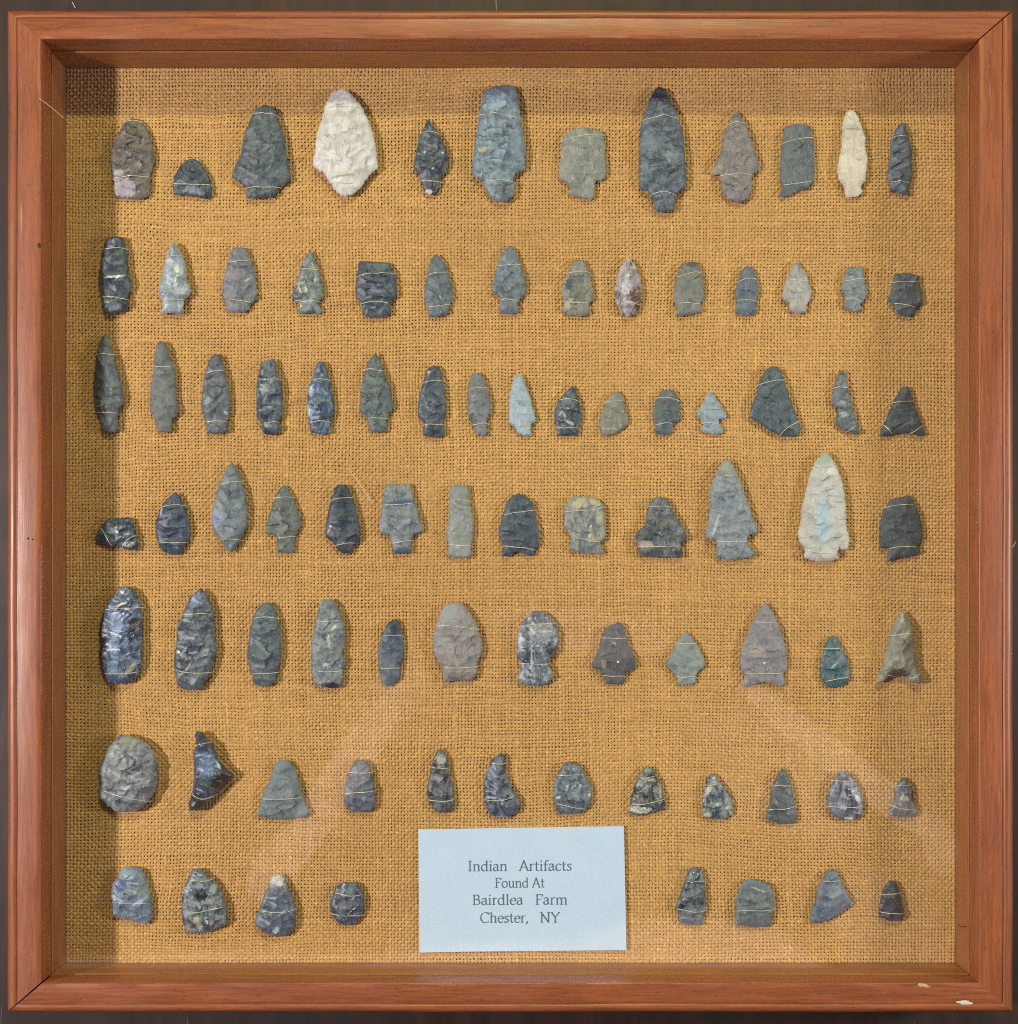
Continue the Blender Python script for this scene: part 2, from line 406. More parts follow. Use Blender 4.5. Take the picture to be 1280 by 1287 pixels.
# ------------------------------------------------------------------ arrowheads
STONES = """120 90|290,375 350,385 400,440 445,530 465,620 480,700 455,800 440,900 430,1000 370,1025 240,1020 160,1005 150,900 130,780 115,660 150,580 190,490 235,405|235,408,375,412,-14;145,860,435,852,-6|102 90 78|116 104 98|.4 9|brown stone point with pale purple base at the left end of the top row
120 90|768,682 800,702 850,745 895,810 930,880 940,1000 880,1025 820,1005 740,995 630,990 620,900 640,840 685,755 735,712|740,712,830,714,-12;625,905,925,915,6|52 66 78|85 100 112|.4 8|small squat dark stone point in the top row, right of the brown one
280 90|345,265 400,290 430,320 450,400 480,460 500,560 520,650 535,760 550,860 500,900 440,930 430,980 400,1015 350,1005 280,1020 195,1018 185,985 195,935 140,890 70,850 100,750 145,670 165,560 185,470 235,360 265,300|250,342,440,358,-2;200,940,455,932,4|70 84 90|100 113 118|.45 13|broad dark slate point with blunt tip and flared shoulders beside the big white point
280 90|960,135 1010,160 1060,210 1110,265 1140,330 1185,420 1215,510 1235,630 1250,770 1180,830 1110,930 1050,985 980,1000 920,970 860,890 810,810 740,775 725,725 750,620 755,520 800,380 830,260 880,170|810,305,1130,295,-10;870,900,1050,905,2|208 212 206|186 180 182|.52 18|big pale white quartz point with contracting rounded base in the top row
500 90|248,375 275,430 330,490 365,570 400,640 412,740 390,800 345,850 335,910 310,975 270,995 225,980 205,930 190,880 165,825 125,770 140,690 155,610 170,530 210,450|185,500,340,505,-12;190,880,350,890,2|52 62 74|92 104 118|.35 10|dark speckled point with needle tip and white fleck on its base in the top row
500 90|700,150 780,120 860,105 940,115 965,200 985,320 1000,430 1020,550 1030,680 1020,790 960,810 925,850 945,920 930,1000 880,1045 800,1040 740,1000 700,930 700,890 640,860 600,820 600,740 620,620 635,500 650,380 675,250|650,355,985,382,-10;700,890,935,898,-10|106 126 138|140 162 174|.4 15|largest blue grey point with cut off tip and round stem in the top row
680 90|200,500 260,460 350,450 430,465 490,480 510,560 520,680 530,830 510,860 440,880 430,930 430,1010 400,1030 330,1015 220,985 230,930 215,885 150,860 145,790 165,680 175,560|165,560,505,512,-16|132 134 126|160 160 150|.7 10|stubby pale grey stemmed stone with flat broken tip in the top row
680 90|950,120 1000,140 1040,230 1080,310 1110,390 1140,480 1155,600 1165,750 1170,900 1150,945 1100,970 1080,1020 1075,1110 1020,1125 940,1130 915,1090 890,1010 860,960 800,945 790,850 795,700 795,550 805,420 840,320 880,210 915,145|815,400,1105,380,-14;885,1000,1085,1002,-14|70 85 98|105 120 132|.45 15|longest dark slate point with black tip and square stem in the top row
780 90|930,315 960,355 1000,400 1030,480 1060,560 1080,650 1120,750 1115,790 1060,830 1055,950 1030,1020 950,1060 870,1030 820,970 810,880 800,830 720,830 740,780 790,690 820,590 830,500 870,420 900,360|845,440,1000,418,-14;810,840,1055,838,-8|128 118 114|150 138 138|.5 12|brownish mauve barbed point with sharp spur at left and wide rounded stem
970 90|110,440 170,425 260,418 310,440 330,540 340,640 350,780 345,860 320,900 300,940 220,950 120,1005 70,1010 65,970 100,930 80,890 65,800 75,680 90,540|90,580,330,535,-8;100,915,315,888,4|88 97 104|110 118 122|.6 9|flat topped slate stone shaped like a rectangle with a spur at its lower left
970 90|635,305 680,330 715,410 735,480 755,520 755,610 775,700 765,790 755,880 715,930 735,965 700,1000 640,1010 595,1005 585,930 550,880 528,800 545,700 565,600 565,500 575,400 600,330|570,465,740,478,-8|212 206 186|190 182 162|.5 12|slim cream coloured point with knobbed base in the top row
970 90|1055,405 1080,450 1100,520 1130,620 1125,720 1135,840 1120,880 1105,920 1115,1000 1060,990 1010,965 950,965 965,910 930,850 940,750 960,640 960,550 990,490 1020,430|965,540,1100,525,-8;965,892,1110,900,-4|72 88 106|98 112 128|.4 9|narrow blue grey stemmed point at the right end of the top row
110 292|150,50 220,30 290,40 300,110 320,200 325,300 355,400 355,450 325,510 330,590 290,630 200,655 130,650 120,560 100,470 85,400 100,280 115,160|125,145,315,135,-4;120,530,320,545,-8|48 60 72|88 100 112|.3 14|dark flat tipped point with a white ridge across it, first in the second row
110 292|690,75 725,110 755,170 785,230 795,310 800,390 830,440 825,500 780,540 770,600 775,650 740,660 700,650 650,650 590,655 605,610 605,560 575,500 575,430 605,350 620,260 640,180 665,110|640,208,760,195,4;620,550,780,545,4|140 158 170|180 192 198|.25 14|translucent pale grey point with notched base, second in the second row
270 292|150,120 260,125 275,180 300,250 325,320 335,420 345,540 280,570 285,610 240,645 130,640 85,620 90,570 55,500 65,420 85,320 105,240 130,160|105,240,290,222,6;100,560,290,565,-10|104 110 114|132 132 142|.5 9|medium grey point with cut off tip and tiny white scratch marks in the second row
270 292|770,140 800,190 825,260 850,340 870,440 880,510 850,545 830,575 860,620 845,660 760,650 690,650 660,635 690,600 680,560 625,540 620,500 650,430 680,330 710,220|700,300,835,300,2;650,548,840,560,6|84 96 98|140 150 144|.4 9|side notched point with white streaks like scratches in the second row
430 292|140,230 250,235 380,245 405,290 430,340 440,440 440,520 390,555 385,600 395,660 300,685 190,680 160,620 155,560 115,530 110,430 125,320|125,362,425,335,-10;160,578,375,575,-12|58 74 88|84 98 110|.4 11|broad square topped dark stemmed stone in the second row
430 292|765,175 800,215 835,270 865,360 885,440 890,540 865,590 860,650 770,680 700,680 695,620 665,560 665,470 680,370 700,270 730,200|690,352,850,322,-6;700,600,875,585,2|88 103 112|110 122 130|.5 9|smooth slate point with short stem right of the square topped stone
600 292|265,105 300,140 330,200 345,260 375,320 390,420 390,490 345,530 325,580 330,650 250,655 180,650 180,590 190,550 160,500 120,480 130,390 160,270 200,170|160,265,350,262,4;195,548,330,555,-8|98 110 122|130 142 150|.5 10|grey blue point with small barbs and flaring stem in mid second row
600 292|820,215 860,230 890,290 915,380 925,450 935,500 930,545 895,570 905,620 900,660 820,675 740,665 685,630 695,570 680,500 685,450 715,360 750,280 795,225|730,330,900,325,-6;700,560,890,570,6|114 116 108|150 146 130|.5 9|olive grey point with a dark blue blotch on its left edge
760 292|195,205 235,240 265,300 290,380 295,460 300,520 270,580 265,650 200,680 140,670 110,600 80,520 85,460 95,380 125,300 155,240|180,572,280,582,4|188 186 190|104 74 76|.3 11|white point rippled with maroon patches in the second row
760 292|690,235 745,240 775,300 795,380 800,450 800,520 770,570 795,630 730,650 630,675 570,670 585,600 555,550 560,470 575,370 605,280 640,250|585,365,780,330,-12;605,578,765,575,-4|112 116 112|136 138 126|.6 10|grey notched point with blunt tip and slanted base right of the white and maroon one
760 292|1150,268 1190,290 1215,350 1240,440 1235,510 1215,560 1225,620 1200,665 1120,670 1055,650 1055,600 1070,550 1045,500 1060,430 1080,370 1110,300|1070,400,1225,380,-12;1070,548,1215,555,-4|92 106 120|112 124 134|.5 8|small blue grey rounded point with waisted base in the second row
970 292|200,230 235,280 280,340 300,400 325,480 310,540 280,580 280,640 200,655 145,630 140,570 80,520 100,450 125,370 160,290|120,388,305,392,4|160 158 156|182 176 172|.5 10|pale lavender grey diamond shaped point with stem in the second row
970 292|605,285 740,280 745,350 755,430 770,500 745,550 715,580 725,630 680,640 590,605 580,570 600,510 560,470 570,420 590,350|580,395,745,380,-4;600,535,725,560,-6|112 126 132|140 150 150|.5 9|small crooked pale stone with flat top and slanting foot in the second row
970 292|990,335 1100,328 1185,350 1195,420 1210,500 1220,580 1160,600 1160,660 1090,680 1020,660 990,600 935,540 960,480 975,410|970,405,1190,402,0;985,578,1150,605,-4|62 76 86|84 96 104|.5 10|stubby dark stone with flat top at the right end of the second row
100 415|205,35 235,60 255,130 285,220 310,310 335,420 355,520 355,590 315,640 310,710 315,800 250,825 175,815 165,740 155,680 125,620 110,530 110,420 125,300 135,200 155,110 180,60|135,205,285,195,-2;140,665,305,672,-2|84 92 96|112 120 122|.5 14|longest grey point at the left end of the third row
100 415|650,85 690,95 715,150 735,230 765,330 775,430 780,550 800,640 785,690 745,700 745,760 740,820 640,820 615,750 600,690 570,660 565,560 580,430 595,310 605,190 620,110|605,298,745,300,0|106 110 108|122 126 122|.7 12|long matte grey point with rounded tip, second in the third row
240 415|200,190 235,205 260,280 280,360 300,440 315,540 320,650 300,720 300,820 220,835 130,830 125,760 95,670 85,580 95,470 110,370 140,260 165,210|130,350,265,330,-6;130,742,290,740,-6|86 94 102|112 118 128|.4 12|grey green stemmed point with shiny left flank, third in the third row
240 415|565,260 620,255 660,225 685,260 690,330 720,400 735,490 740,600 735,680 700,740 730,790 680,840 620,845 575,815 570,750 530,700 530,600 525,500 535,400 550,320|545,395,710,398,6;595,752,700,740,0|62 76 94|112 126 138|.3 13|rough blue black knobbly point with chipped flat tip in the third row
240 415|1020,255 1065,250 1095,320 1115,400 1135,490 1150,590 1155,670 1125,730 1120,830 1040,840 965,820 955,750 940,670 935,570 945,460 980,370|980,410,1115,405,-8;960,745,1120,742,-8|54 74 98|110 134 162|.25 11|glossy blue black point with bright left edge in the third row
440 415|207,180 235,225 260,290 290,390 325,450 335,540 355,620 310,670 295,730 300,790 270,820 170,820 145,750 130,690 80,650 80,570 95,450 115,350 150,250|130,318,265,328,-4;150,712,300,712,-2|84 98 100|106 120 118|.5 11|sharp tipped slate point with wide shoulders at mid height in the third row
440 415|670,280 720,295 740,360 760,450 770,560 770,680 745,760 770,800 760,850 690,865 590,850 590,790 595,740 550,700 545,620 565,500 590,410 625,310|590,425,745,410,-8;595,765,750,760,-2|68 84 98|88 102 116|.35 10|smooth dark slate point with flared foot in the third row
440 415|1015,340 1060,355 1090,410 1110,500 1130,590 1130,660 1100,730 1105,790 1095,850 1020,845 1000,780 960,710 945,640 945,530 955,430 980,360|945,490,1095,465,-12;990,765,1105,752,-4|110 116 118|134 138 140|.5 10|small speckled grey point with narrow foot left of the sky blue one
620 415|175,360 235,360 255,420 280,490 305,570 330,650 345,730 310,755 300,810 310,850 240,850 195,820 170,770 125,745 130,640 135,530 155,430|150,455,260,455,-4;180,770,290,770,0|148 172 186|166 188 198|.5 9|sky blue stemmed point with blunt narrow tip in the third row
620 415|640,445 665,480 685,550 705,620 710,720 690,770 680,850 600,845 515,850 515,790 495,720 495,640 525,570 580,500|540,560,685,575,-10;520,782,680,790,4|56 72 84|96 110 118|.35 8|small dark point with pale fleck pattern in mid third row
620 415|1005,485 1035,520 1050,580 1070,660 1090,750 1050,780 1000,820 940,845 870,845 870,800 845,740 880,660 900,590 950,520|895,585,1045,570,-4;880,795,1000,808,-4|130 128 112|152 148 130|.7 8|small tan grey triangular point with crooked base in the third row
800 415|205,490 250,478 305,485 325,540 350,600 355,690 340,730 290,750 290,810 260,840 190,840 150,820 160,750 135,700 135,640 160,560|165,548,345,568,-10;160,760,285,752,-4|76 92 100|96 108 112|.5 8|small rounded slate stone with narrow stem left of the tiny pale blue point
800 415|600,490 635,540 675,600 730,690 720,712 670,715 660,750 700,800 690,830 620,840 540,820 520,795 540,760 520,720 485,680 490,660 520,620 560,530|535,752,670,755,-4|130 152 164|150 170 180|.5 7|tiny pale blue barbed arrowhead with fishtail base in the third row
800 415|1090,290 1140,295 1170,350 1200,440 1240,560 1290,690 1325,790 1290,850 1220,855 1150,845 1060,800 980,740 910,700 920,630 955,540 990,420 1040,320|990,440,1190,405,-10;1155,850,1305,735,-14|64 84 92|84 100 106|.5 13|large leaning dark triangular blade in the third row
980 415|485,325 520,325 540,400 560,500 580,600 610,700 645,820 610,845 560,820 490,785 440,750 460,690 465,630 415,575 430,500 450,410|430,470,545,465,-6;550,815,612,770,-2|90 102 108|116 126 130|.4 9|thin crescent shaped broken point with a bite out of its left side
980 415|985,455 1040,455 1065,530 1090,620 1130,710 1165,820 1165,850 1110,850 1060,825 970,825 870,850 810,850 815,800 850,740 880,660 930,550|915,585,1080,572,-2;835,765,900,832,0;1055,830,1145,775,0|52 68 78|70 86 94|.5 10|dark triangular point with hollow base at the right end of the third row
110 562|65,700 100,655 140,600 190,570 240,575 290,570 330,560 360,580 375,640 400,700 412,790 400,830 330,825 260,800 190,790 110,775 65,745|115,655,195,792,-6;285,812,395,712,-16|40 54 72|98 110 120|.2 11|small jagged blue black flake lying sideways at the left end of the fourth row
110 562|710,360 750,410 780,470 810,560 825,640 820,730 790,780 750,860 680,865 610,840 575,790 550,690 550,610 575,520 610,450 660,400|580,495,790,472,-16;575,762,795,770,4|46 62 88|72 88 110|.35 12|teardrop shaped navy black point, second in the fourth row
260 562|200,120 235,160 265,240 300,320 320,410 328,520 325,640 280,720 245,790 205,850 150,800 100,730 50,660 38,570 50,480 75,370 115,270 160,170|115,305,295,272,-6;105,742,280,750,-4|102 114 120|124 134 144|.5 14|tall willow leaf shaped grey point tapering at both ends in the fourth row
260 562|620,300 660,350 690,400 720,480 750,560 760,620 730,680 710,720 695,850 640,850 570,845 565,780 560,710 485,695 480,620 510,520 550,410 580,340|555,410,700,405,-4;580,728,710,718,2|90 100 96|110 118 110|.5 9|grey green stemmed point with straight narrow stem in the fourth row
260 562|1060,300 1120,300 1150,350 1180,430 1210,540 1235,640 1235,740 1180,790 1160,845 1105,865 1060,835 1020,770 955,720 955,630 975,530 1000,420 1030,330|1000,432,1170,405,-6;1030,795,1190,772,-6|42 58 74|66 82 98|.45 12|dark coffin shaped point with a white speck on its left side in the fourth row
440 562|290,300 400,295 485,300 505,380 530,460 555,550 585,640 580,680 510,700 490,750 490,850 430,855 350,855 345,790 320,710 240,685 240,600 255,500 270,390|265,468,510,450,4;350,775,490,752,-2|110 120 128|142 148 148|.5 12|mottled blue grey stemmed stone with square cut tip in the fourth row
440 562|820,305 880,298 945,310 955,360 960,420 975,500 995,600 995,680 980,760 975,820 975,885 890,890 800,880 780,850 800,790 780,720 775,640 800,560 800,470 800,370|805,440,965,440,-12;795,785,970,792,4|140 146 142|156 160 152|.6 11|pale grey bottle shaped stone with waisted foot in the fourth row
600 562|330,370 380,395 440,440 460,520 480,600 500,700 500,780 455,820 460,870 400,875 360,850 300,845 250,880 195,875 205,830 215,795 175,720 180,640 205,550 240,440 280,390|220,545,450,508,-2;215,795,455,828,-4|54 70 84|80 94 106|.5 11|dark slate point with curved hollow base left of the pale topped stone
600 562|780,395 870,395 960,420 1010,460 1025,560 1035,680 1030,740 990,770 1010,830 1000,870 940,855 830,850 745,830 740,790 760,740 740,690 700,640 700,560 705,480 735,420|705,522,1010,488,6;820,738,985,762,2|106 116 126|170 164 140|.5 11|round shouldered grey stone with cream encrusted top in the fourth row
780 562|290,400 350,405 385,440 410,500 450,560 500,640 540,720 535,750 490,770 480,810 510,870 480,890 380,885 270,885 180,880 145,840 145,790 110,730 130,690 200,620 215,520 235,440|230,482,405,485,-6;150,798,480,798,4|72 84 92|128 130 128|.4 13|bulging bell shaped dark point with blunt top in the fourth row
780 562|875,100 910,150 945,220 975,300 1000,380 1030,460 1055,550 1095,630 1095,690 1040,700 1020,740 1030,790 1085,860 1050,890 950,895 870,915 820,890 765,890 770,850 780,790 770,745 680,740 685,700 705,600 720,480 720,350 745,270 775,200 820,120|775,258,955,225,-10;785,760,1025,755,6|128 138 146|148 158 166|.48 15|large blue grey arrowhead with ridged face and fishtail base in the fourth row
980 562|365,35 410,70 445,130 480,210 510,300 525,400 535,520 540,640 565,750 550,820 510,830 480,800 465,840 470,900 400,920 300,920 200,890 205,820 160,760 145,700 165,620 185,480 215,340 250,200 300,100|260,172,470,158,-10;210,825,460,860,10|184 190 182|190 180 170|.55 17|largest pale cream and blue white arrowhead in the fourth row
980 562|980,400 1040,385 1080,440 1120,530 1145,630 1155,740 1110,790 1140,850 1060,875 950,890 870,920 865,870 890,820 810,810 805,700 810,590 850,480 900,420|835,490,1080,460,-8;885,815,1100,798,-4|62 72 80|80 90 96|.65 12|domed charcoal point with off set stem at the right end of the fourth row
110 730|260,50 320,45 370,70 410,130 430,210 440,300 435,420 440,560 430,680 400,760 340,810 240,835 170,820 140,760 105,700 90,600 100,530 90,440 100,340 140,220 200,140 245,90|145,235,440,215,-4;150,745,400,735,6|58 72 98|120 136 168|.15 18|large shiny black flint point with a bright blue ridge, first in the fifth row
110 730|915,60 960,100 990,170 1015,250 1020,340 1030,470 1040,560 1010,680 985,760 940,830 910,880 850,880 780,875 730,840 710,760 695,660 705,570 720,470 720,350 760,290 790,210 830,120|765,270,1000,270,-4;700,715,1000,735,14|66 78 90|112 122 132|.3 15|dark flint point scored with slanting scratches, second in the fifth row
280 730|350,172 400,185 425,240 445,310 465,400 470,500 470,600 455,680 430,740 430,800 380,845 310,850 260,830 240,760 215,690 195,600 210,490 220,390 250,280 290,210|255,308,455,305,-16;245,748,440,738,2|80 94 102|98 112 118|.45 13|long oval slate blade with rounded ends in the fifth row
280 730|800,150 880,148 920,190 950,270 980,360 985,430 980,520 965,580 985,650 965,720 970,780 940,860 870,865 790,850 735,820 715,730 710,620 715,500 740,380 760,270 775,190|755,322,940,320,4;770,725,960,725,6|100 112 118|144 152 150|.5 14|rough ridged grey stone with dark cup shaped hollow at its base in the fifth row
450 730|295,310 330,325 350,380 365,450 370,530 360,620 345,700 335,780 290,830 240,850 195,820 180,750 165,660 160,570 180,480 205,400 250,330|205,438,360,445,-4;180,700,335,702,2|64 80 96|92 108 120|.5 9|slender dark topped leaf shaped blade in the fifth row
450 730|695,195 790,170 840,185 890,240 930,310 965,380 985,460 1005,540 985,610 960,650 960,740 920,800 830,805 750,805 690,820 685,760 680,700 640,640 610,560 605,470 620,390 650,290|635,358,970,392,-6;690,690,960,690,10|140 132 128|162 152 146|.6 14|wide pinkish grey point with blunt peak in the fifth row
630 730|270,240 330,245 390,290 430,350 460,410 460,490 450,560 395,620 385,680 410,730 420,780 350,835 270,850 190,840 135,800 135,760 160,700 160,650 125,590 130,500 140,400 180,310|145,375,435,340,-10;155,665,390,668,2|84 98 118|160 166 170|.2 14|violin shaped mottled black and pale blue stone in the fifth row
630 730|935,335 975,345 1000,430 1020,510 1060,580 1090,680 1060,710 1000,740 990,810 950,835 850,830 830,770 790,720 730,690 735,650 775,580 800,480 830,390 870,365|810,460,1000,465,0;830,762,1000,768,2|82 78 84|104 98 104|.7 11|dark brownish purple point with drooping shoulders and short stem in the fifth row
820 730|280,410 320,460 360,520 400,590 425,660 415,700 370,720 350,770 350,825 280,835 210,835 200,780 170,730 115,690 115,650 150,590 190,510 240,440|205,500,350,505,4;205,770,345,768,6|126 138 136|150 158 152|.6 9|small pale green grey stemmed point with wide shoulders in the fifth row
820 730|910,175 945,210 985,290 1025,370 1055,460 1075,550 1085,650 1080,720 1055,745 1070,840 1030,850 970,825 900,815 820,830 730,855 730,810 745,760 710,700 710,620 730,520 770,410 820,310 870,220|820,332,1015,340,0;755,745,1050,742,2|134 130 134|154 144 146|.6 11|smooth mauve grey arrowhead with concave fishtail base in the fifth row
980 730|430,440 465,455 490,510 520,570 550,640 565,740 560,810 500,850 400,860 365,830 330,780 330,680 350,590 365,520 395,460|360,545,510,550,-4;370,808,555,775,-4|52 90 98|82 116 122|.4 8|small teal blue triangular point in the fifth row
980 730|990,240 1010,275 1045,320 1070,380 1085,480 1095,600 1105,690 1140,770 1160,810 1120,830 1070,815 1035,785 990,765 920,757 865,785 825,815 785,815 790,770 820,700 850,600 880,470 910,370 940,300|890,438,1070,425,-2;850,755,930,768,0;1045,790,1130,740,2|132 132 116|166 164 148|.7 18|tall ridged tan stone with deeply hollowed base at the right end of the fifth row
110 910|270,85 340,95 420,120 490,170 540,250 565,340 560,450 540,550 490,620 440,670 380,705 230,705 160,650 100,600 80,540 110,480 85,400 95,340 140,270 160,210 220,130|140,525,490,620,4|108 112 128|160 164 160|.4 24|big round lumpy grey scraper with rough pitted face, first in the sixth row
110 910|880,60 930,65 950,110 1000,150 1030,210 1060,290 1100,345 1170,400 1165,435 1100,480 1030,560 960,640 900,695 820,700 815,630 850,530 860,400 855,220 880,160 865,90|865,190,990,145,-12;840,530,1020,575,40|84 98 128|52 48 50|.2 22|angular glossy blue grey flake with dark flanks jutting to the right in the sixth row
300 910|330,290 400,295 440,340 480,440 510,550 540,650 570,710 550,745 440,760 340,768 220,755 150,740 170,660 195,560 240,480 270,390 290,330|200,600,510,590,4|104 116 120|118 130 132|.6 11|grey bell shaped triangular blade with straight wide base in the sixth row
300 910|940,290 1010,288 1055,330 1070,400 1090,480 1105,560 1105,640 1070,700 1000,712 890,690 845,625 845,540 870,450 890,370|880,388,1080,385,4;850,555,1100,535,0|84 88 102|118 122 138|.4 13|small purplish grey blade with lengthwise ridge in the sixth row
500 910|345,195 385,240 410,320 415,400 440,480 450,580 450,660 420,710 330,715 290,680 265,630 235,560 245,470 265,380 280,300 310,230|275,345,405,360,0;255,610,450,605,12|48 52 62|120 122 124|.3 10|slim charcoal point with pale speckled tip just above the card's left corner
500 910|830,235 860,250 865,310 870,390 900,470 940,550 980,600 990,650 960,710 880,755 780,750 730,710 705,650 695,560 700,440 730,350 760,280|755,316,870,316,0;710,610,945,575,14|48 60 84|108 116 132|.3 11|dark comma shaped blade curving to a hooked tip above the card
680 910|230,300 300,325 340,370 365,430 400,490 410,570 400,640 360,690 310,720 220,730 140,715 110,650 100,560 110,470 140,400 175,330|135,410,345,405,0;130,640,350,682,2|74 88 104|128 138 146|.35 11|oval blue grey blade with pale nicks above the card's right half
680 910|840,340 890,350 920,400 960,470 980,550 1000,640 990,690 900,710 800,740 710,710 715,650 730,570 760,480 800,400|810,435,910,420,0;735,640,990,605,10|36 42 54|150 150 140|.2 11|black triangular flake veined with white crust along its base
820 910|470,395 510,415 540,460 590,520 630,590 650,670 640,735 570,765 490,765 410,745 400,650 405,570 430,500 435,430|430,488,545,480,0|56 72 96|160 164 154|.3 10|small dark blue flake with cream patches in the sixth row
820 910|1050,355 1085,400 1110,470 1130,560 1145,660 1165,760 1130,805 1020,805 920,765 920,700 950,620 960,530 990,440|965,492,1120,495,0;930,688,1150,662,2|76 88 96|92 104 112|.4 10|narrow smooth slate triangle without stem in the sixth row
980 910|490,380 560,395 610,460 650,540 675,640 660,740 590,775 500,770 430,740 390,660 390,560 415,500 450,420|420,455,600,455,0;390,662,665,665,0|54 60 84|146 150 160|.2 12|rounded navy flake speckled with white edges in the sixth row
980 910|1000,430 1050,470 1075,540 1080,620 1110,700 1100,745 980,745 885,740 890,680 920,600 935,510 960,460|930,498,1060,488,0;900,655,1090,690,8|72 80 92|134 138 142|.3 10|smallest knobbly grey point at the right end of the sixth row
110 1070|300,120 380,125 440,140 470,210 490,290 515,380 520,480 515,550 480,590 380,565 290,540 205,515 205,440 190,350 205,260 255,190 265,150|225,405,500,410,0|104 122 150|138 154 160|.3 12|light blue grey blocky flake with slanting base, first in the bottom row
110 1070|850,140 910,140 960,190 1030,250 1080,330 1115,430 1135,560 1110,600 1030,625 960,655 870,660 800,645 770,580 755,480 765,350 790,260 825,190|830,230,1010,222,6;835,480,1095,440,8|60 78 98|146 152 146|.25 15|broad dark blue scraper streaked with cream, second in the bottom row
300 1070|270,190 350,190 375,250 400,300 430,350 455,440 460,560 445,620 400,670 320,690 250,670 180,640 125,580 150,510 180,430 215,330 250,260|180,470,455,465,14|76 88 106|112 124 138|.3 15|pear shaped stone with a whitish knob at its top in the bottom row
300 1070|850,250 940,250 985,290 1010,370 1010,450 985,520 940,590 860,600 800,570 750,520 735,440 755,350 790,280|780,330,985,345,10;745,500,990,515,4|50 62 88|108 116 126|.25 12|small rounded navy scraper in the bottom row left of the card
810 1070|400,125 460,145 485,200 490,300 500,400 490,480 465,540 460,600 370,590 290,570 275,500 250,440 280,370 315,280 340,200 360,150|345,236,485,238,0;265,460,490,475,10|62 78 86|120 132 134|.3 10|narrow mottled green grey flake just right of the card in the bottom row
810 1070|850,220 940,240 1010,270 1040,330 1045,430 1035,520 1020,590 960,612 850,605 735,590 730,480 740,380 775,290 800,240|870,285,975,322,0;750,475,1040,468,0|94 104 106|118 128 128|.5 12|squarish grey scraper with a white scratch near its top in the bottom row
980 1070|390,150 440,150 480,200 510,270 540,330 580,400 570,440 510,480 440,530 360,570 270,580 245,540 260,470 300,380 310,300 345,220|350,238,480,232,0|96 108 126|116 128 144|.5 11|tilted blue grey triangular flake in the bottom row right of the squarish scraper
980 1070|880,235 930,240 960,290 975,370 995,450 1005,520 980,560 880,560 810,530 800,470 815,390 835,310|820,350,960,330,-2;810,485,1000,495,4|36 40 56|60 66 84|.4 11|smallest blackish triangular flake at the right end of the bottom row"""
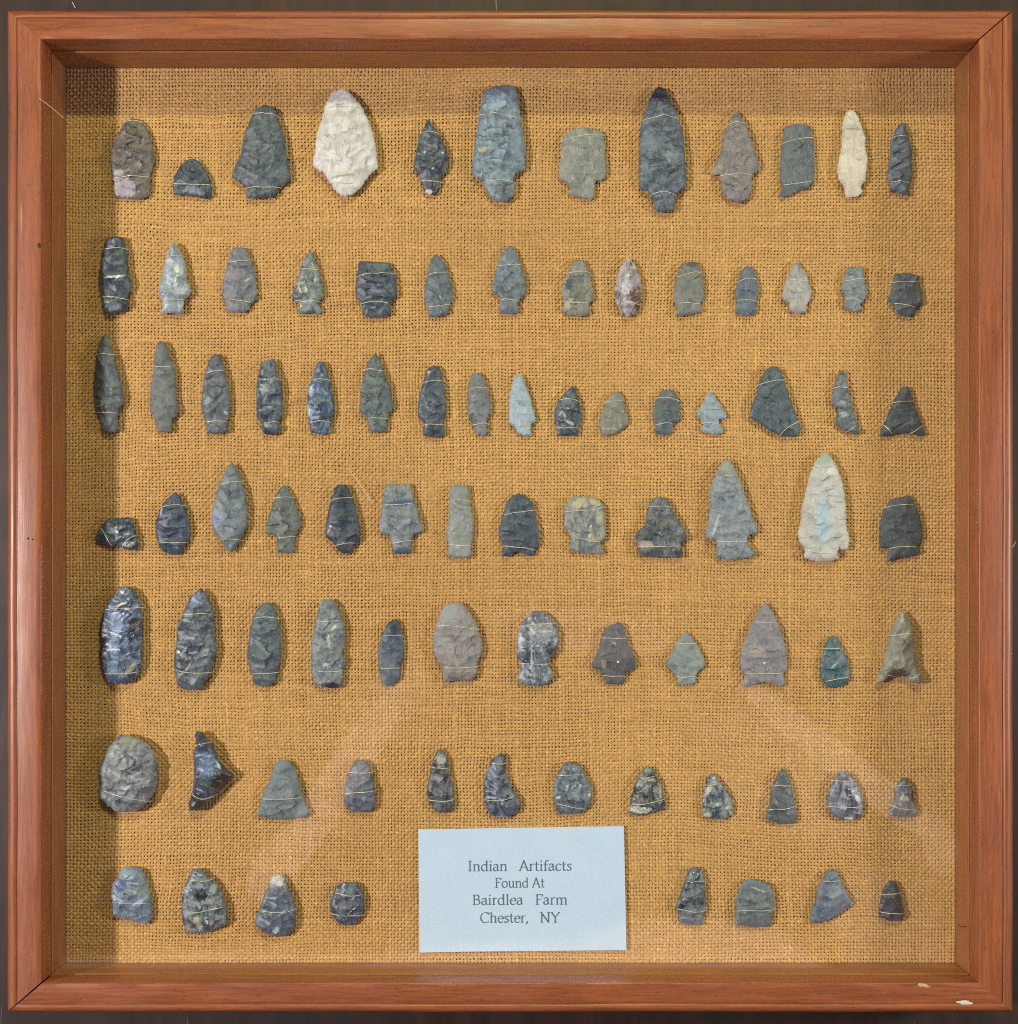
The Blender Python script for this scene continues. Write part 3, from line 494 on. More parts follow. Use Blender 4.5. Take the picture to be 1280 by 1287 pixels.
# coloured patches on a stone, a few with shade or shine painted in: stone number -> (x, y, rx, ry, degrees, r, g, b)
PATCH = {
 1: [(230, 940, 110, 75, 0, 168, 158, 182), (190, 820, 45, 25, 0, 175, 168, 190)],  # pale purple base, its shine painted in too
 2: [(790, 960, 60, 30, 0, 120, 140, 165)],
 5: [(252, 972, 32, 18, 0, 214, 210, 196), (365, 660, 9, 9, 0, 220, 225, 228), (285, 790, 12, 9, 0, 200, 210, 215), (220, 655, 7, 7, 0, 200, 210, 215)],
 6: [(810, 270, 90, 60, 0, 150, 184, 204), (860, 960, 60, 60, 0, 100, 116, 126), (680, 640, 32, 20, 0, 180, 172, 150), (830, 130, 110, 45, 0, 100, 120, 136)],
 8: [(955, 185, 90, 85, 0, 44, 52, 68), (1050, 690, 60, 60, 20, 118, 140, 158), (880, 620, 50, 70, 0, 108, 130, 148)],
 9: [(765, 800, 55, 30, -20, 168, 156, 130)],
 13: [(235, 365, 75, 10, -6, 214, 220, 218), (210, 590, 60, 35, 20, 110, 130, 152)],
 14: [(730, 300, 18, 30, 0, 226, 232, 232), (725, 400, 16, 45, 10, 214, 224, 230)],
 15: [(125, 350, 50, 45, 0, 138, 132, 156), (265, 385, 30, 8, -25, 184, 176, 176), (120, 500, 40, 40, 0, 130, 134, 156)],
 16: [(690, 465, 9, 32, -15, 206, 208, 192), (738, 460, 8, 32, -5, 206, 208, 192), (700, 410, 55, 7, -12, 190, 198, 188), (688, 590, 14, 24, 0, 214, 208, 188), (810, 390, 8, 25, 0, 190, 198, 188)],
 18: [(795, 530, 6, 24, -25, 190, 200, 205)],
 20: [(738, 425, 32, 50, 20, 56, 74, 104), (740, 580, 30, 45, 30, 176, 168, 140)],
 21: [(240, 525, 55, 48, 0, 112, 62, 70), (100, 505, 22, 28, 0, 120, 80, 92), (272, 460, 20, 40, 0, 120, 90, 102), (212, 262, 14, 20, 0, 104, 66, 80), (255, 610, 18, 35, 0, 92, 52, 58)],
 22: [(705, 262, 42, 26, 0, 76, 90, 104)],
 27: [(150, 400, 42, 230, 0, 60, 66, 74), (266, 480, 8, 8, 0, 236, 240, 240)],
 29: [(290, 665, 18, 14, 0, 156, 176, 206), (145, 570, 18, 40, 0, 140, 156, 180)],
 30: [(600, 480, 40, 40, 0, 140, 156, 170), (630, 820, 50, 25, 0, 50, 64, 90)],
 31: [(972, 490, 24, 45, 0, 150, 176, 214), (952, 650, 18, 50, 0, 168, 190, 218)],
 33: [(636, 342, 14, 8, 0, 220, 226, 228), (680, 800, 55, 45, 0, 48, 56, 76)],  # pale dot near the tip is a painted glint
 34: [(985, 690, 16, 24, 0, 60, 62, 90)],
 36: [(572, 685, 22, 10, 70, 164, 176, 184), (610, 745, 42, 12, 20, 168, 176, 186), (600, 635, 10, 10, 0, 164, 176, 184), (545, 670, 8, 26, 40, 158, 170, 178)],
 41: [(500, 590, 30, 20, 0, 150, 166, 172), (512, 680, 30, 22, 0, 148, 164, 170)],
 43: [(245, 700, 14, 55, 0, 150, 158, 168), (355, 790, 35, 15, -30, 184, 186, 176), (285, 650, 14, 12, 0, 180, 190, 195)],
 44: [(600, 520, 9, 26, 15, 170, 180, 200)],
 45: [(85, 570, 50, 75, 0, 122, 144, 190), (120, 430, 30, 70, 20, 136, 144, 138)],
 47: [(1000, 640, 13, 11, 0, 232, 236, 238), (988, 670, 6, 24, 25, 150, 166, 190)],
 48: [(420, 450, 120, 22, -6, 66, 86, 128), (425, 835, 75, 28, 0, 66, 88, 122)],
 51: [(820, 455, 62, 38, -10, 186, 180, 150), (950, 440, 55, 28, 15, 184, 180, 150), (980, 570, 28, 52, 10, 182, 184, 158), (910, 640, 18, 9, -60, 210, 218, 222), (905, 710, 18, 9, -60, 210, 218, 222)],
 52: [(200, 780, 70, 28, 0, 164, 154, 142), (250, 680, 55, 75, 25, 48, 60, 80), (470, 850, 40, 22, 0, 44, 54, 72)],
 53: [(865, 160, 60, 60, 0, 150, 158, 148), (760, 640, 12, 100, 18, 176, 190, 206)],
 54: [(345, 590, 60, 200, 0, 168, 198, 220), (400, 200, 70, 30, 0, 206, 220, 224), (170, 710, 25, 45, 20, 208, 200, 184), (350, 90, 60, 60, 0, 160, 180, 172)],
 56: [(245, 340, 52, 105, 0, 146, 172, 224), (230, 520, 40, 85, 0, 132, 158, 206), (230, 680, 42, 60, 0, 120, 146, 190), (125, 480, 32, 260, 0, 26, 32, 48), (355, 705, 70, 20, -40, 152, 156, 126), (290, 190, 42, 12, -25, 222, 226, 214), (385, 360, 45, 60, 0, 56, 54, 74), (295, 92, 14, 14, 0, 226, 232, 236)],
 57: [(880, 160, 38, 70, 15, 112, 132, 176), (740, 570, 12, 10, 0, 215, 222, 224), (790, 560, 60, 8, -50, 150, 160, 166), (830, 680, 70, 8, -58, 160, 162, 156), (970, 520, 60, 8, -62, 150, 130, 100), (730, 370, 12, 40, 25, 136, 130, 156)],
 59: [(897, 378, 26, 11, -50, 196, 210, 206), (875, 842, 70, 24, 0, 34, 46, 60), (860, 480, 16, 50, -10, 180, 190, 182), (830, 670, 20, 16, 0, 196, 212, 216)],  # dark oval paints the shade of the base hollow
 60: [(295, 375, 62, 60, 0, 46, 60, 82)],
 61: [(740, 270, 90, 80, 0, 150, 158, 164), (625, 480, 18, 45, 0, 120, 134, 156)],
 62: [(310, 400, 80, 50, 0, 164, 178, 184), (400, 540, 62, 45, 0, 46, 56, 90), (200, 642, 32, 22, 0, 44, 44, 84), (245, 640, 7, 110, 0, 196, 212, 220), (150, 480, 20, 80, 0, 150, 176, 200)],
 63: [(825, 670, 20, 35, 0, 156, 132, 120), (938, 650, 9, 8, 0, 226, 226, 226), (905, 497, 22, 6, 35, 170, 170, 176)],
 65: [(830, 560, 60, 50, 0, 164, 152, 152), (895, 658, 8, 8, 0, 226, 220, 220)],
 66: [(430, 680, 30, 8, -45, 150, 186, 190)],
 67: [(950, 745, 105, 34, 0, 74, 72, 62), (985, 290, 14, 60, 20, 190, 186, 168)],  # dark patch paints shade into the hollow under the base
 68: [(265, 320, 48, 62, 0, 152, 162, 168), (375, 370, 50, 10, 20, 184, 188, 184), (345, 130, 70, 40, 0, 158, 162, 146), (345, 500, 30, 12, -40, 190, 196, 196), (265, 445, 24, 16, -20, 176, 182, 170)],
 69: [(975, 330, 62, 95, 15, 104, 138, 192), (1080, 450, 95, 55, -30, 56, 48, 44), (890, 630, 75, 60, 0, 58, 60, 62), (1060, 325, 10, 40, -30, 170, 196, 220)],
 72: [(350, 290, 40, 50, 0, 160, 164, 158), (300, 390, 40, 14, 0, 30, 34, 48), (355, 310, 14, 18, 30, 214, 214, 204)],
 73: [(765, 390, 42, 65, 15, 108, 128, 168), (845, 625, 12, 15, 0, 196, 202, 206), (760, 590, 55, 12, 0, 160, 176, 200), (820, 745, 80, 10, 0, 140, 160, 184)],
 74: [(210, 510, 8, 26, 10, 176, 194, 214), (315, 490, 12, 22, 20, 176, 194, 214), (390, 570, 10, 20, 0, 170, 190, 200), (140, 590, 22, 12, -25, 190, 204, 214), (265, 360, 8, 12, 0, 180, 190, 200)],
 75: [(800, 690, 85, 26, 5, 200, 206, 196), (855, 365, 28, 20, 0, 130, 142, 142), (860, 440, 60, 10, 10, 150, 154, 140), (820, 520, 45, 8, -35, 170, 176, 168), (960, 530, 12, 60, 0, 140, 142, 122)],
 76: [(450, 530, 20, 45, 30, 196, 196, 172), (440, 730, 32, 20, 0, 190, 196, 176), (492, 430, 14, 9, 0, 214, 220, 224), (612, 672, 22, 18, 0, 170, 194, 214), (515, 640, 18, 12, 0, 190, 204, 216)],
 78: [(620, 600, 16, 42, -25, 190, 208, 220), (560, 757, 34, 12, 0, 206, 212, 200), (580, 540, 12, 12, 0, 200, 212, 224), (430, 640, 40, 90, 0, 104, 124, 150), (520, 390, 60, 10, 10, 130, 142, 146)],
 79: [(995, 590, 40, 22, 0, 172, 178, 182), (960, 640, 10, 10, 0, 214, 204, 170), (1070, 575, 18, 50, 0, 36, 40, 48)],
 80: [(300, 170, 45, 60, 0, 140, 166, 184), (270, 270, 50, 55, 0, 78, 104, 160), (275, 407, 14, 6, 0, 220, 230, 240), (430, 300, 40, 60, 0, 128, 150, 152)],
 81: [(900, 565, 26, 58, -30, 176, 180, 158), (1020, 290, 26, 42, 20, 150, 164, 166), (800, 310, 26, 32, 0, 140, 160, 190), (910, 185, 26, 10, 20, 170, 184, 190), (970, 555, 8, 26, -25, 200, 212, 220), (920, 350, 50, 50, 0, 34, 46, 60)],
 82: [(310, 225, 60, 52, 0, 184, 194, 198), (335, 245, 28, 26, 0, 224, 226, 222), (308, 630, 24, 26, 0, 152, 174, 176)],
 83: [(915, 470, 68, 5, -45, 184, 188, 188), (850, 420, 34, 40, 20, 120, 124, 126), (850, 262, 12, 12, 0, 170, 190, 214)],
 84: [(395, 172, 7, 9, 0, 230, 236, 236), (330, 450, 10, 10, 0, 190, 200, 200), (430, 180, 24, 5, 45, 150, 150, 120), (300, 435, 36, 20, 0, 36, 42, 60), (380, 560, 85, 36, 0, 84, 100, 140)],
 85: [(920, 306, 58, 6, 20, 206, 216, 208), (805, 484, 10, 8, 0, 170, 200, 210), (880, 590, 120, 26, 5, 88, 104, 140), (830, 260, 50, 36, -20, 104, 122, 154)],
 86: [(430, 330, 60, 60, 30, 124, 140, 166)],
}

BZ = -DEPTH + .0003
SC = K * (D + DEPTH - .003) / D

def build_stone(i, line):
    org, pts, ties, c1, c2, par, label = line.split('|')
    ox, oy = map(float, org.split())
    P = np.array([[float(a) for a in p.split(',')] for p in pts.split()]) / 6.4 + np.array([ox, oy])
    rough, hpx = map(float, par.split())
    rs = random.Random(1000 + i); rng = np.random.default_rng(1000 + i)
    ctr = np.array([(P[:, 0].min() + P[:, 0].max()) / 2, (P[:, 1].min() + P[:, 1].max()) / 2])
    # resample the outline with small knapped nicks
    out = []
    n = len(P)
    area = 0.5 * sum(P[k][0] * P[(k + 1) % n][1] - P[(k + 1) % n][0] * P[k][1] for k in range(n))
    if area < 0: P = P[::-1]
    phase = rs.uniform(0, 6.28); run = 0
    for k in range(n):
        a = P[k]; b = P[(k + 1) % n]; L = np.linalg.norm(b - a); m = max(1, int(round(L / 1.5)))
        nrm = np.array([b[1] - a[1], -(b[0] - a[0])]) / max(L, 1e-6)
        for q in range(m):
            t = q / m; run += L / m
            amp = .0 if q == 0 else .28
            nick = (abs(math.sin(run * .55 + phase + math.sin(run * .21) * 1.3)) - .5) * .55 + rs.uniform(-.3, .3)
            out.append(a + (b - a) * t + nrm * nick * (amp / .28) * 1.55)
    O = np.array(out)
    m = len(O)
    A = O; B = np.roll(O, -1, axis=0); AB = B - A; L2 = (AB ** 2).sum(1)
    def dist(Q):
        AQ = Q[:, None, :] - A[None]
        t = np.clip((AQ * AB[None]).sum(2) / L2[None], 0, 1)
        return np.sqrt(((AQ - t[..., None] * AB[None]) ** 2).sum(2)).min(1)
    def inside(Q):
        x, y = Q[:, 0][:, None], Q[:, 1][:, None]
        x1_, y1_, x2_, y2_ = A[:, 0], A[:, 1], B[:, 0], B[:, 1]
        c = ((y1_ > y) != (y2_ > y)) & (x < (x2_ - x1_) * (y - y1_) / (y2_ - y1_ + 1e-12) + x1_)
        return c.sum(1) % 2 == 1
    # interior points on a jittered hex grid
    sp = 1.55; g = []
    y = O[:, 1].min(); r = 0
    while y < O[:, 1].max():
        x = O[:, 0].min() + (sp / 2 if r % 2 else 0)
        while x < O[:, 0].max():
            g.append((x + rs.uniform(-.28, .28), y + rs.uniform(-.28, .28))); x += sp
        y += sp * .87; r += 1
    G = np.array(g); G = G[inside(G)]; dG = dist(G); G = G[dG > .9]; dG = dG[dG > .9]
    wmax = np.percentile(dG, 96)
    # flake scars: elongated bowls running in from both edges
    ns = max(12, int(len(G) * sp * sp * .87 / 120))
    sel = rng.choice(len(G), min(ns, len(G)), replace=False)
    S = G[sel]; Sang = np.where(S[:, 0] < ctr[0], rng.uniform(-.2, .9, len(S)), rng.uniform(-.9, .2, len(S)))
    Srx = rng.uniform(8, 20, len(S)); Sry = rng.uniform(4.5, 10, len(S)); Sd = rng.uniform(.0, .30, len(S)); Sg = rng.normal(0, 1, (len(S), 2)) * (.17 if rough < .45 else .12 if rough < .6 else .07); Sp = rng.normal(0, .32, len(S))
    tilt = rng.normal(0, .05, 2)
    flat = 0.5 if rough > .45 else .62
    def top(Q, d=None):
        if d is None: d = dist(Q)
        u = np.minimum(d / wmax, 1.0)
        prof = (1 - (1 - u) ** 2) ** .62
        dx = Q[:, 0][:, None] - S[None, :, 0]; dy = Q[:, 1][:, None] - S[None, :, 1]
        ca, sa = np.cos(Sang), np.sin(Sang)
        e = ((dx * ca + dy * sa) / Srx) ** 2 + ((-dx * sa + dy * ca) / Sry) ** 2 + Sd
        who = e.argmin(1); scar = np.minimum(e.min(1), 1.15)
        facet = dx[np.arange(len(Q)), who] * Sg[who, 0] + dy[np.arange(len(Q)), who] * Sg[who, 1] + Sp[who] * .5
        h = hpx * flat * prof * (.62 + .42 * scar) * (1 + tilt[0] * (Q[:, 0] - ctr[0]) / wmax) + np.clip(facet, -2, 2) * np.minimum(u * 2.2, 1)
        top.who = who
        return hpx * .42 + np.where(d < .01, 0, h)
    def bot(Q, d):
        u = np.minimum(d / wmax, 1.0)
        return hpx * .42 * (1 - (1 - (1 - u) ** 2) ** .5)
    verts2 = [Vector((float(p[0]), float(p[1]))) for p in O] + [Vector((float(p[0]), float(p[1]))) for p in G]
    vo, eo, fo, ov, oe, of = delaunay_2d_cdt(verts2, [(k, (k + 1) % m) for k in range(m)], [], 1, 1e-5)
    Vo = np.array([[v.x, v.y] for v in vo])
    dV = dist(Vo); edge = dV < .02
    dV[edge] = 0
    zt = top(Vo, dV); zb = bot(Vo, dV)
    zt = np.where(edge, hpx * .42 + .5, zt + .5); zb = np.where(edge, hpx * .42 - .3, zb)
    nv = len(Vo)
    def loc3(Vp, zp):
        X = (Vp[:, 0] - ctr[0]) * SC; Y = -(Vp[:, 1] - ctr[1]) * SC
        return np.stack([X, Y, zp * SC], 1)
    V3 = np.concatenate([loc3(Vo, zt), loc3(Vo, zb)])
    faces = []
    ecount = {}
    for f in fo:
        a, b, c = f
        cr = (Vo[b][0] - Vo[a][0]) * (Vo[c][1] - Vo[a][1]) - (Vo[b][1] - Vo[a][1]) * (Vo[c][0] - Vo[a][0])
        t = (a, c, b) if cr > 0 else (a, b, c)     # y flips
        faces.append(t); faces.append((t[0] + nv, t[2] + nv, t[1] + nv))
        for e in ((t[0], t[1]), (t[1], t[2]), (t[2], t[0])): ecount[e] = 1
    for (a, b) in list(ecount):
        if (b, a) not in ecount: 
            faces.append((b, a, a + nv)); faces.append((b, a + nv, b + nv))
    me = np_mesh('arrowhead', V3, np.array(faces))
    me.set_sharp_from_angle(angle=math.radians(24))
    C = np.zeros((2 * nv, 4))
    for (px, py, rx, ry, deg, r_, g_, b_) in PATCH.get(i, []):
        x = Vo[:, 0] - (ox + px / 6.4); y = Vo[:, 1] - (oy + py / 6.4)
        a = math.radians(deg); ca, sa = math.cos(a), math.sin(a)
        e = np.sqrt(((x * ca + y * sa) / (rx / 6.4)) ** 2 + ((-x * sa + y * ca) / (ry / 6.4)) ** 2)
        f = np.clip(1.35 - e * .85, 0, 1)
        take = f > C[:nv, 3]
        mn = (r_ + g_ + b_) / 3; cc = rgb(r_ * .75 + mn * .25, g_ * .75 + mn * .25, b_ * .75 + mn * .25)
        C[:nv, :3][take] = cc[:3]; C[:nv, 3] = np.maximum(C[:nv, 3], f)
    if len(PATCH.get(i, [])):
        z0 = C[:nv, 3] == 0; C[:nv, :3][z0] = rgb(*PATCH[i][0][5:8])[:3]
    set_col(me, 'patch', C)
    top(Vo, dV)
    pat = rng.normal(1, .085, len(S))[top.who]  # random tone per flake scar paints facet shading into the colour
    Pc = np.ones((2 * nv, 4)); Pc[:nv, :3] = np.clip(pat, .8, 1.2)[:, None] * .97
    set_col(me, 'facet_tone', np.clip(Pc, 0, 1))
    mat = stone_mat(i, rgb(*map(float, c1.split())), rgb(*map(float, c2.split())), rough)
    wx, wy, _ = W(ctr[0], ctr[1], BZ + hpx * .42 * SC)
    o = link('arrowhead', me, None, mat, (wx, wy, BZ))
    tag(o, label, 'arrowhead' if 'scraper' not in label and 'flake' not in label else 'stone tool', 'worked stone points wired to the burlap')
    # wire ties
    for tie in ties.split(';'):
        tx = [float(v) for v in tie.split(',')]
        a = np.array(tx[:2]) / 6.4 + (ox, oy); b = np.array(tx[2:4]) / 6.4 + (ox, oy); bow = tx[4] / 6.4
        N = 26
        T = np.linspace(-.035, 1.035, N)
        Q = a[None] + (b - a)[None] * T[:, None]
        nr = np.array([-(b - a)[1], (b - a)[0]]); nr /= np.linalg.norm(nr)
        if nr[1] < 0: nr = -nr
        wob = rs.uniform(-.5, .5)
        Q = Q + nr[None] * (bow * (1 - (2 * T - 1) ** 2) + wob * np.sin(T * 6.28))[:, None]
        ins = inside(Q); d = dist(Q)
        zz = np.where(ins, top(Q, np.where(ins, d, 0)) + .75, hpx * .42 + .3)
        zz = np.maximum(zz, np.concatenate([[0], zz[:-1]]) * .0 + zz)
        zs = zz.copy()
        for _ in range(2): zs[1:-1] = np.maximum(zz[1:-1], (zs[:-2] + zs[1:-1] * 2 + zs[2:]) / 4)
        zs[0] = hpx * .3; zs[-1] = hpx * .3
        # ends drop into the cloth
        dirv = (b - a) / np.linalg.norm(b - a)
        Q = np.concatenate([[Q[0] - dirv * .35], Q, [Q[-1] + dirv * .35]]); zs = np.concatenate([[-.6], zs, [-.6]])
        path = loc3(Q, zs)
        rad = .50 * SC
        tv, tf = [], []
        SEG = 6
        for k in range(len(path)):
            d_ = path[min(k + 1, len(path) - 1)] - path[max(k - 1, 0)]; d_ /= np.linalg.norm(d_) + 1e-12
            u = np.cross(d_, [0, 0, 1.0]); u = u / (np.linalg.norm(u) + 1e-9) if np.linalg.norm(u) > 1e-3 else np.array([0, 1.0, 0])
            w = np.cross(u, d_)
            for s_ in range(SEG):
                an = s_ / SEG * 6.28318
                tv.append(tuple(path[k] + rad * (math.cos(an) * u + math.sin(an) * w)))
        for k in range(len(path) - 1):
            for s_ in range(SEG):
                a_ = k * SEG + s_; b_ = k * SEG + (s_ + 1) % SEG
                tf.append((a_, b_, b_ + SEG, a_ + SEG))
        wo = link('wire', mesh('wire', tv, tf, True), o, WIRE)
    return o
for i, line in enumerate(l for l in STONES.strip().split('\n')):
    build_stone(i + 1, line)

# ------------------------------------------------------------------ paper card
def card():
    m = NT('pale_blue_paper'); tc = m.n('ShaderNodeTexCoord').outputs['Object']
    n1 = m.noise(tc, 700., 4, .6); n2 = m.noise(tc, 60., 3, .6)
    c = m.mix(m.ramp(n2, .3, .7), rgb(202, 226, 254), rgb(195, 221, 252))
    c = m.mix(m.ramp(n1, .66, .74, 0, .35), c, rgb(150, 176, 196))
    m.bsdf(Base_Color=c, Roughness=.75, Normal=m.bump(n1, .25, .0002))
    z = -DEPTH + .0016
    c0 = np.array(W(657, 1119, z))
    q = [np.array(W(a, b, z)) for a, b in ((526, 1042.5), (784.5, 1038.5), (787.5, 1194), (527.5, 1197))]
    N, M = 24, 14; V = []; Fc = []
    for j in range(M + 1):
        for i in range(N + 1):
            u, v = i / N, j / M
            p = (q[0] * (1 - u) + q[1] * u) * (1 - v) + (q[3] * (1 - u) + q[2] * u) * v
            zz = .0005 * math.cos((u - .5) * 3.1) * 0 + .0007 * (abs(u - .5) * 2) ** 3 * v + .00015 * math.sin(u * 7 + v * 3)
            V.append((p[0] - c0[0], p[1] - c0[1], zz))
    for j in range(M):
        for i in range(N):
            a = j * (N + 1) + i; Fc.append((a, a + N + 1, a + N + 2, a + 1))
    me = mesh('paper_card', V, Fc, False)
    o = link('paper_card', me, None, m.m, tuple(c0))
    sm = o.modifiers.new('thickness', 'SOLIDIFY'); sm.thickness = .00035; sm.offset = -1
    tag(o, 'pale blue paper card with four typed lines resting on the burlap at bottom centre', 'card')
    ink = NT('grey_ink'); ink.bsdf(Base_Color=rgb(84, 106, 120), Roughness=.7)
    lines = [("Indian   Artifacts", 588, 719, 1094.5, 18.5, 0), ("Found At", 622, 685, 1115.5, 17.5, 0), ("Bairdlea   Farm", 593.5, 714, 1137, 18.5, 0), ("Chester,   NY", 603.5, 704, 1159.5, 18.5, 0)]
    for text, xa, xb, yb, size, _ in lines:
        pen = 0; V = []; Fc = []
        for ch in text:
            if ch == ' ': pen += .26; continue
            w, xmin, gv, gf = GLYPH[ch]
            n0 = len(V)
            V += [(pen + (x - xmin), y) for x, y in gv]; Fc += [tuple(k + n0 for k in f) for f in gf]
            pen += w
        sx = (xb - xa) / pen
        VV = []
        for x, y in V:
            X = xa + x * sx; Y = yb - y * size - (X - 655) * .006
            wx, wy, _z = W(X, Y, z)
            u = (X - 526) / 260; v = (Y - 1040) / 155
            zz = .0007 * (abs(u - .5) * 2) ** 3 * v + .00015 * math.sin(u * 7 + v * 3) + .00012 + (len(VV) // 4 % 40) * .0000015
            VV.append((wx - c0[0], wy - c0[1], zz))
        link('lettering', mesh('lettering', VV, Fc), o, ink.m)
def el(cx, cy, rx, ry, a0, a1, n=14):
    return [(cx + rx * math.cos(math.radians(a0 + (a1 - a0) * k / n)), cy + ry * math.sin(math.radians(a0 + (a1 - a0) * k / n))) for k in range(n + 1)]
def arch(x0_, x1_): return [(x0_, .33)] + el((x0_ + x1_) / 2 + .01, .32, (x1_ - x0_) / 2 - .01, .13, 165, 0, 9) + [(x1_, .0)]
def sf(x, y, w=.075): return [(x - w, y), (x + w, y)]
STROKES = {
 'I': (.34, [[(.16, 0), (.16, .67)], sf(.16, .005, .10), sf(.16, .67, .10)]),
 'n': (.55, [[(.12, 0), (.12, .44)], [(.04, .425), (.12, .45)], arch(.12, .42), sf(.12, .005), sf(.42, .005)]),
 'h': (.55, [[(.12, 0), (.12, .68)], [(.04, .665), (.12, .69)], arch(.12, .42), sf(.12, .005), sf(.42, .005)]),
 'm': (.84, [[(.12, 0), (.12, .44)], [(.04, .425), (.12, .45)], arch(.12, .41), arch(.41, .70), sf(.12, .005), sf(.41, .005), sf(.71, .005)]),
 'd': (.55, [el(.245, .22, .185, .225, 55, 305, 18), [(.41, .69), (.41, .0)], [(.33, .675), (.41, .69)], [(.41, .01), (.49, .02)]]),
 'i': (.27, [[(.13, 0), (.13, .44)], [(.05, .425), (.13, .45)], sf(.13, .005), [(.13, .60), (.13, .67)]]),
 'l': (.27, [[(.13, 0), (.13, .69)], [(.05, .675), (.13, .69)], sf(.13, .005)]),
 'a': (.47, [[(.07, .36)] + el(.21, .33, .13, .125, 140, 0, 9) + [(.34, .06), (.42, .02)], el(.2, .12, .14, .125, 80, 300, 12), [(.2, .25), (.34, .29)], [(.25, .01), (.34, .09)]]),
 'A': (.68, [[(.06, 0), (.33, .69)], [(.32, .69), (.60, 0)], [(.16, .24), (.50, .24)], sf(.06, .005, .06), sf(.60, .005, .07)]),
 'r': (.37, [[(.12, 0), (.12, .44)], [(.04, .425), (.12, .45)], [(.12, .32), (.18, .40), (.25, .45), (.34, .44)], sf(.12, .005)]),
 't': (.34, [[(.14, .58), (.14, .10), (.17, .02), (.24, .0), (.31, .04)], [(.03, .435), (.29, .435)]]),
 'f': (.33, [[(.14, 0), (.14, .54), (.17, .64), (.24, .69), (.34, .66)], [(.04, .435), (.28, .435)], sf(.14, .005)]),
 'c': (.44, [el(.25, .22, .19, .23, 48, 318, 18)]),
 'e': (.46, [el(.245, .22, .185, .23, 8, 318, 20), [(.07, .25), (.42, .25)]]),
 'o': (.53, [el(.26, .22, .20, .23, 0, 360, 24)]),
 's': (.37, [[(.31, .39), (.25, .44), (.17, .445), (.10, .40), (.09, .33), (.16, .26), (.25, .21), (.31, .14), (.29, .05), (.20, -.005), (.11, .01), (.05, .07)]]),
 'u': (.56, [[(.12, .44), (.12, .13), (.16, .03), (.25, .0), (.34, .04), (.42, .13)], [(.42, .45), (.42, 0)], [(.04, .435), (.12, .45)], [(.34, .435), (.42, .45)], [(.42, .01), (.50, .02)]]),
 'F': (.54, [[(.15, 0), (.15, .67)], [(.06, .665), (.49, .665), (.49, .55)], [(.15, .355), (.40, .355)], sf(.15, .005, .09)]),
 'B': (.60, [[(.15, 0), (.15, .67)], [(.06, .665), (.30, .665)] + el(.30, .51, .16, .155, 90, -90, 9) + [(.15, .355)], [(.30, .355)] + el(.33, .18, .19, .175, 90, -90, 10) + [(.06, .005)]]),
 'C': (.68, [el(.38, .335, .32, .35, 42, 318, 22), [(.62, .57), (.62, .66)]]),
 'N': (.76, [[(.14, 0), (.14, .67)], [(.10, .67), (.62, 0)], [(.62, .67), (.62, 0)], sf(.14, .005, .08), sf(.08, .67, .06), sf(.62, .67, .08)]),
 'Y': (.66, [[(.08, .67), (.33, .33)], [(.60, .67), (.33, .33)], [(.33, .34), (.33, 0)], sf(.08, .67, .07), sf(.60, .67, .06), sf(.33, .005, .09)]),
 ',': (.22, [[(.10, .06), (.11, .0), (.05, -.12)]]),
}
def pen_glyph(ch):
    adv, paths = STROKES[ch]; V = []; Fc = []
    for path in paths:
        for (ax, ay), (bx_, by_) in zip(path[:-1], path[1:]):
            dx, dy = bx_ - ax, by_ - ay; L = math.hypot(dx, dy)
            if L < 1e-6: continue
            w = (.030 + .050 * abs(math.sin(math.atan2(dy, dx) - math.radians(22)))) / 2
            ux, uy = dx / L, dy / L; e = w * .55; n0 = len(V)
            V += [(ax - ux * e - uy * w, ay - uy * e + ux * w), (bx_ + ux * e - uy * w, by_ + uy * e + ux * w), (bx_ + ux * e + uy * w, by_ + uy * e - ux * w), (ax - ux * e + uy * w, ay - uy * e - ux * w)]
            Fc.append((n0, n0 + 3, n0 + 2, n0 + 1))
    return adv, 0, V, Fc
GLYPH = {ch: pen_glyph(ch) for ch in STROKES}
card()

# ------------------------------------------------------------------ small things
def curve_tube(name, pts, rad, mat, label, cat, parent=None):
    path = np.array(pts); tv, tf = [], []
    c0 = path.mean(0); path = path - c0
    SEG = 5
    for k in range(len(path)):
        d_ = path[min(k + 1, len(path) - 1)] - path[max(k - 1, 0)]; d_ = d_ / (np.linalg.norm(d_) + 1e-12)
        u = np.cross(d_, [0, 0, 1.0]); u = u / (np.linalg.norm(u) + 1e-9); w = np.cross(u, d_)
        for s_ in range(SEG):
            an = s_ / SEG * 6.28318; tv.append(tuple(path[k] + rad * (math.cos(an) * u + math.sin(an) * w)))
    for k in range(len(path) - 1):
        for s_ in range(SEG):
            a_ = k * SEG + s_; b_ = k * SEG + (s_ + 1) % SEG; tf.append((a_, b_, b_ + SEG, a_ + SEG))
    o = link(name, mesh(name, tv, tf, True), parent, mat, tuple(c0))
    if label: tag(o, label, cat)
    return o
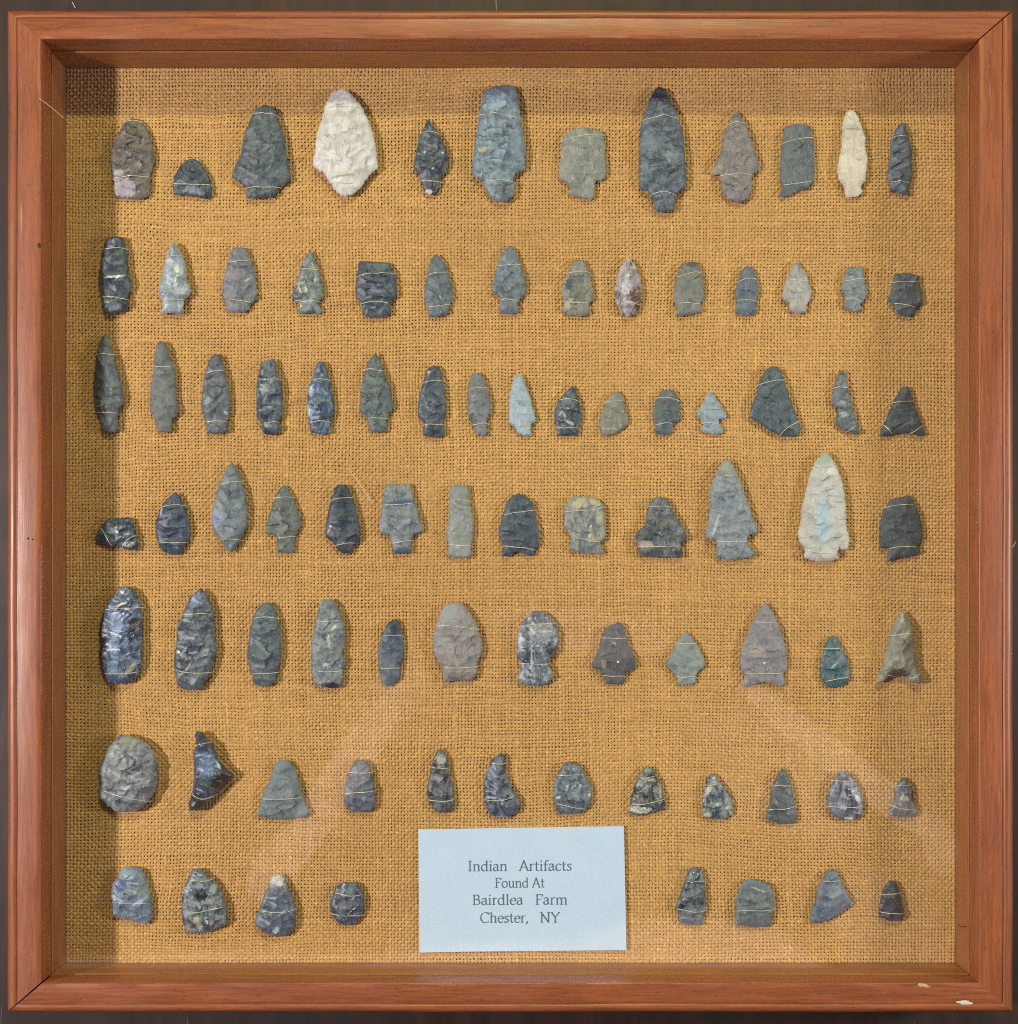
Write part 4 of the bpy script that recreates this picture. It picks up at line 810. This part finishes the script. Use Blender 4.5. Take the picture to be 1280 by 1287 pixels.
def arc(pts, z, n=14):
    P = [np.array(p, float) for p in pts]; out = []
    for t in np.linspace(0, 1, n):
        q = P[:]
        while len(q) > 1: q = [q[k] * (1 - t) + q[k + 1] * t for k in range(len(q) - 1)]
        out.append(W(q[0][0], q[0][1], z if not callable(z) else z(t)))
    return out
curve_tube('loose_thread', arc([(438, 590), (452, 606), (468, 632)], -DEPTH + .0022), .00018, PALE_FIBRE, 'straight pale fibre on the burlap above the coffin shaped point', 'thread')
curve_tube('hair', arc([(1205, 1163), (1213, 1168), (1219, 1162)], -.0045 - .012), .00022, HAIR, 'short dark hair at the lower right inner edge of the frame', 'hair')
curve_tube('loose_thread', arc([(49, 123), (62, 132), (80, 148)], .0012), .00009, PALE_FIBRE, 'tiny pale fibre lying on the upper left of the frame', 'thread')
curve_tube('loose_thread', arc([(91, 3), (93, 6), (95, 10)], TABLE + .0008), .00022, PALE_FIBRE, 'white fibre on the table above the upper left frame corner', 'thread')
curve_tube('loose_thread', arc([(1272, 690), (1275, 684), (1277, 681)], TABLE + .0008), .00022, PALE_FIBRE, 'white fibre on the table right of the frame', 'thread')
def smear(px, py, rx, ry, ang, z, mat, seed, name='paint_smear'):
    rs = random.Random(seed); n = 22; vs = []
    c = np.array(W(px, py, z)); vs.append((0, 0, .00022))
    for k in range(n):
        a = k / n * 6.283; r = 1 + rs.uniform(-.35, .25)
        x = math.cos(a) * rx * r; y = math.sin(a) * ry * r
        X = px + x * math.cos(ang) - y * math.sin(ang); Y = py + x * math.sin(ang) + y * math.cos(ang)
        p = np.array(W(X, Y, z)) - c; vs.append((p[0], p[1], 0))
    fs = [(0, k % n + 1, (k - 2) % n + 1) for k in range(1, n + 1)]
    o = link(name, mesh(name, vs, fs), None, mat); o.location = tuple(c); to_case(o); return o
smear(1213, 1260.5, 10, 2.6, .05, .0003, WHITE, 1)
smear(1163, 1239, 7, 2, .2, .0003, PUTTY, 2, 'wood_scuff')
smear(1157, 1238, 3, 2.5, .2, .0003, PUTTY, 5, 'wood_scuff')
smear(35, 677, 1.2, 1.2, 0, .0003, HAIR, 3, 'nail_hole')
smear(41, 678, .9, .9, 0, .0003, HAIR, 4, 'nail_hole')
smear(49, 308, 2.0, 3.0, 0, .0003, HAIR, 6, 'nail_hole')
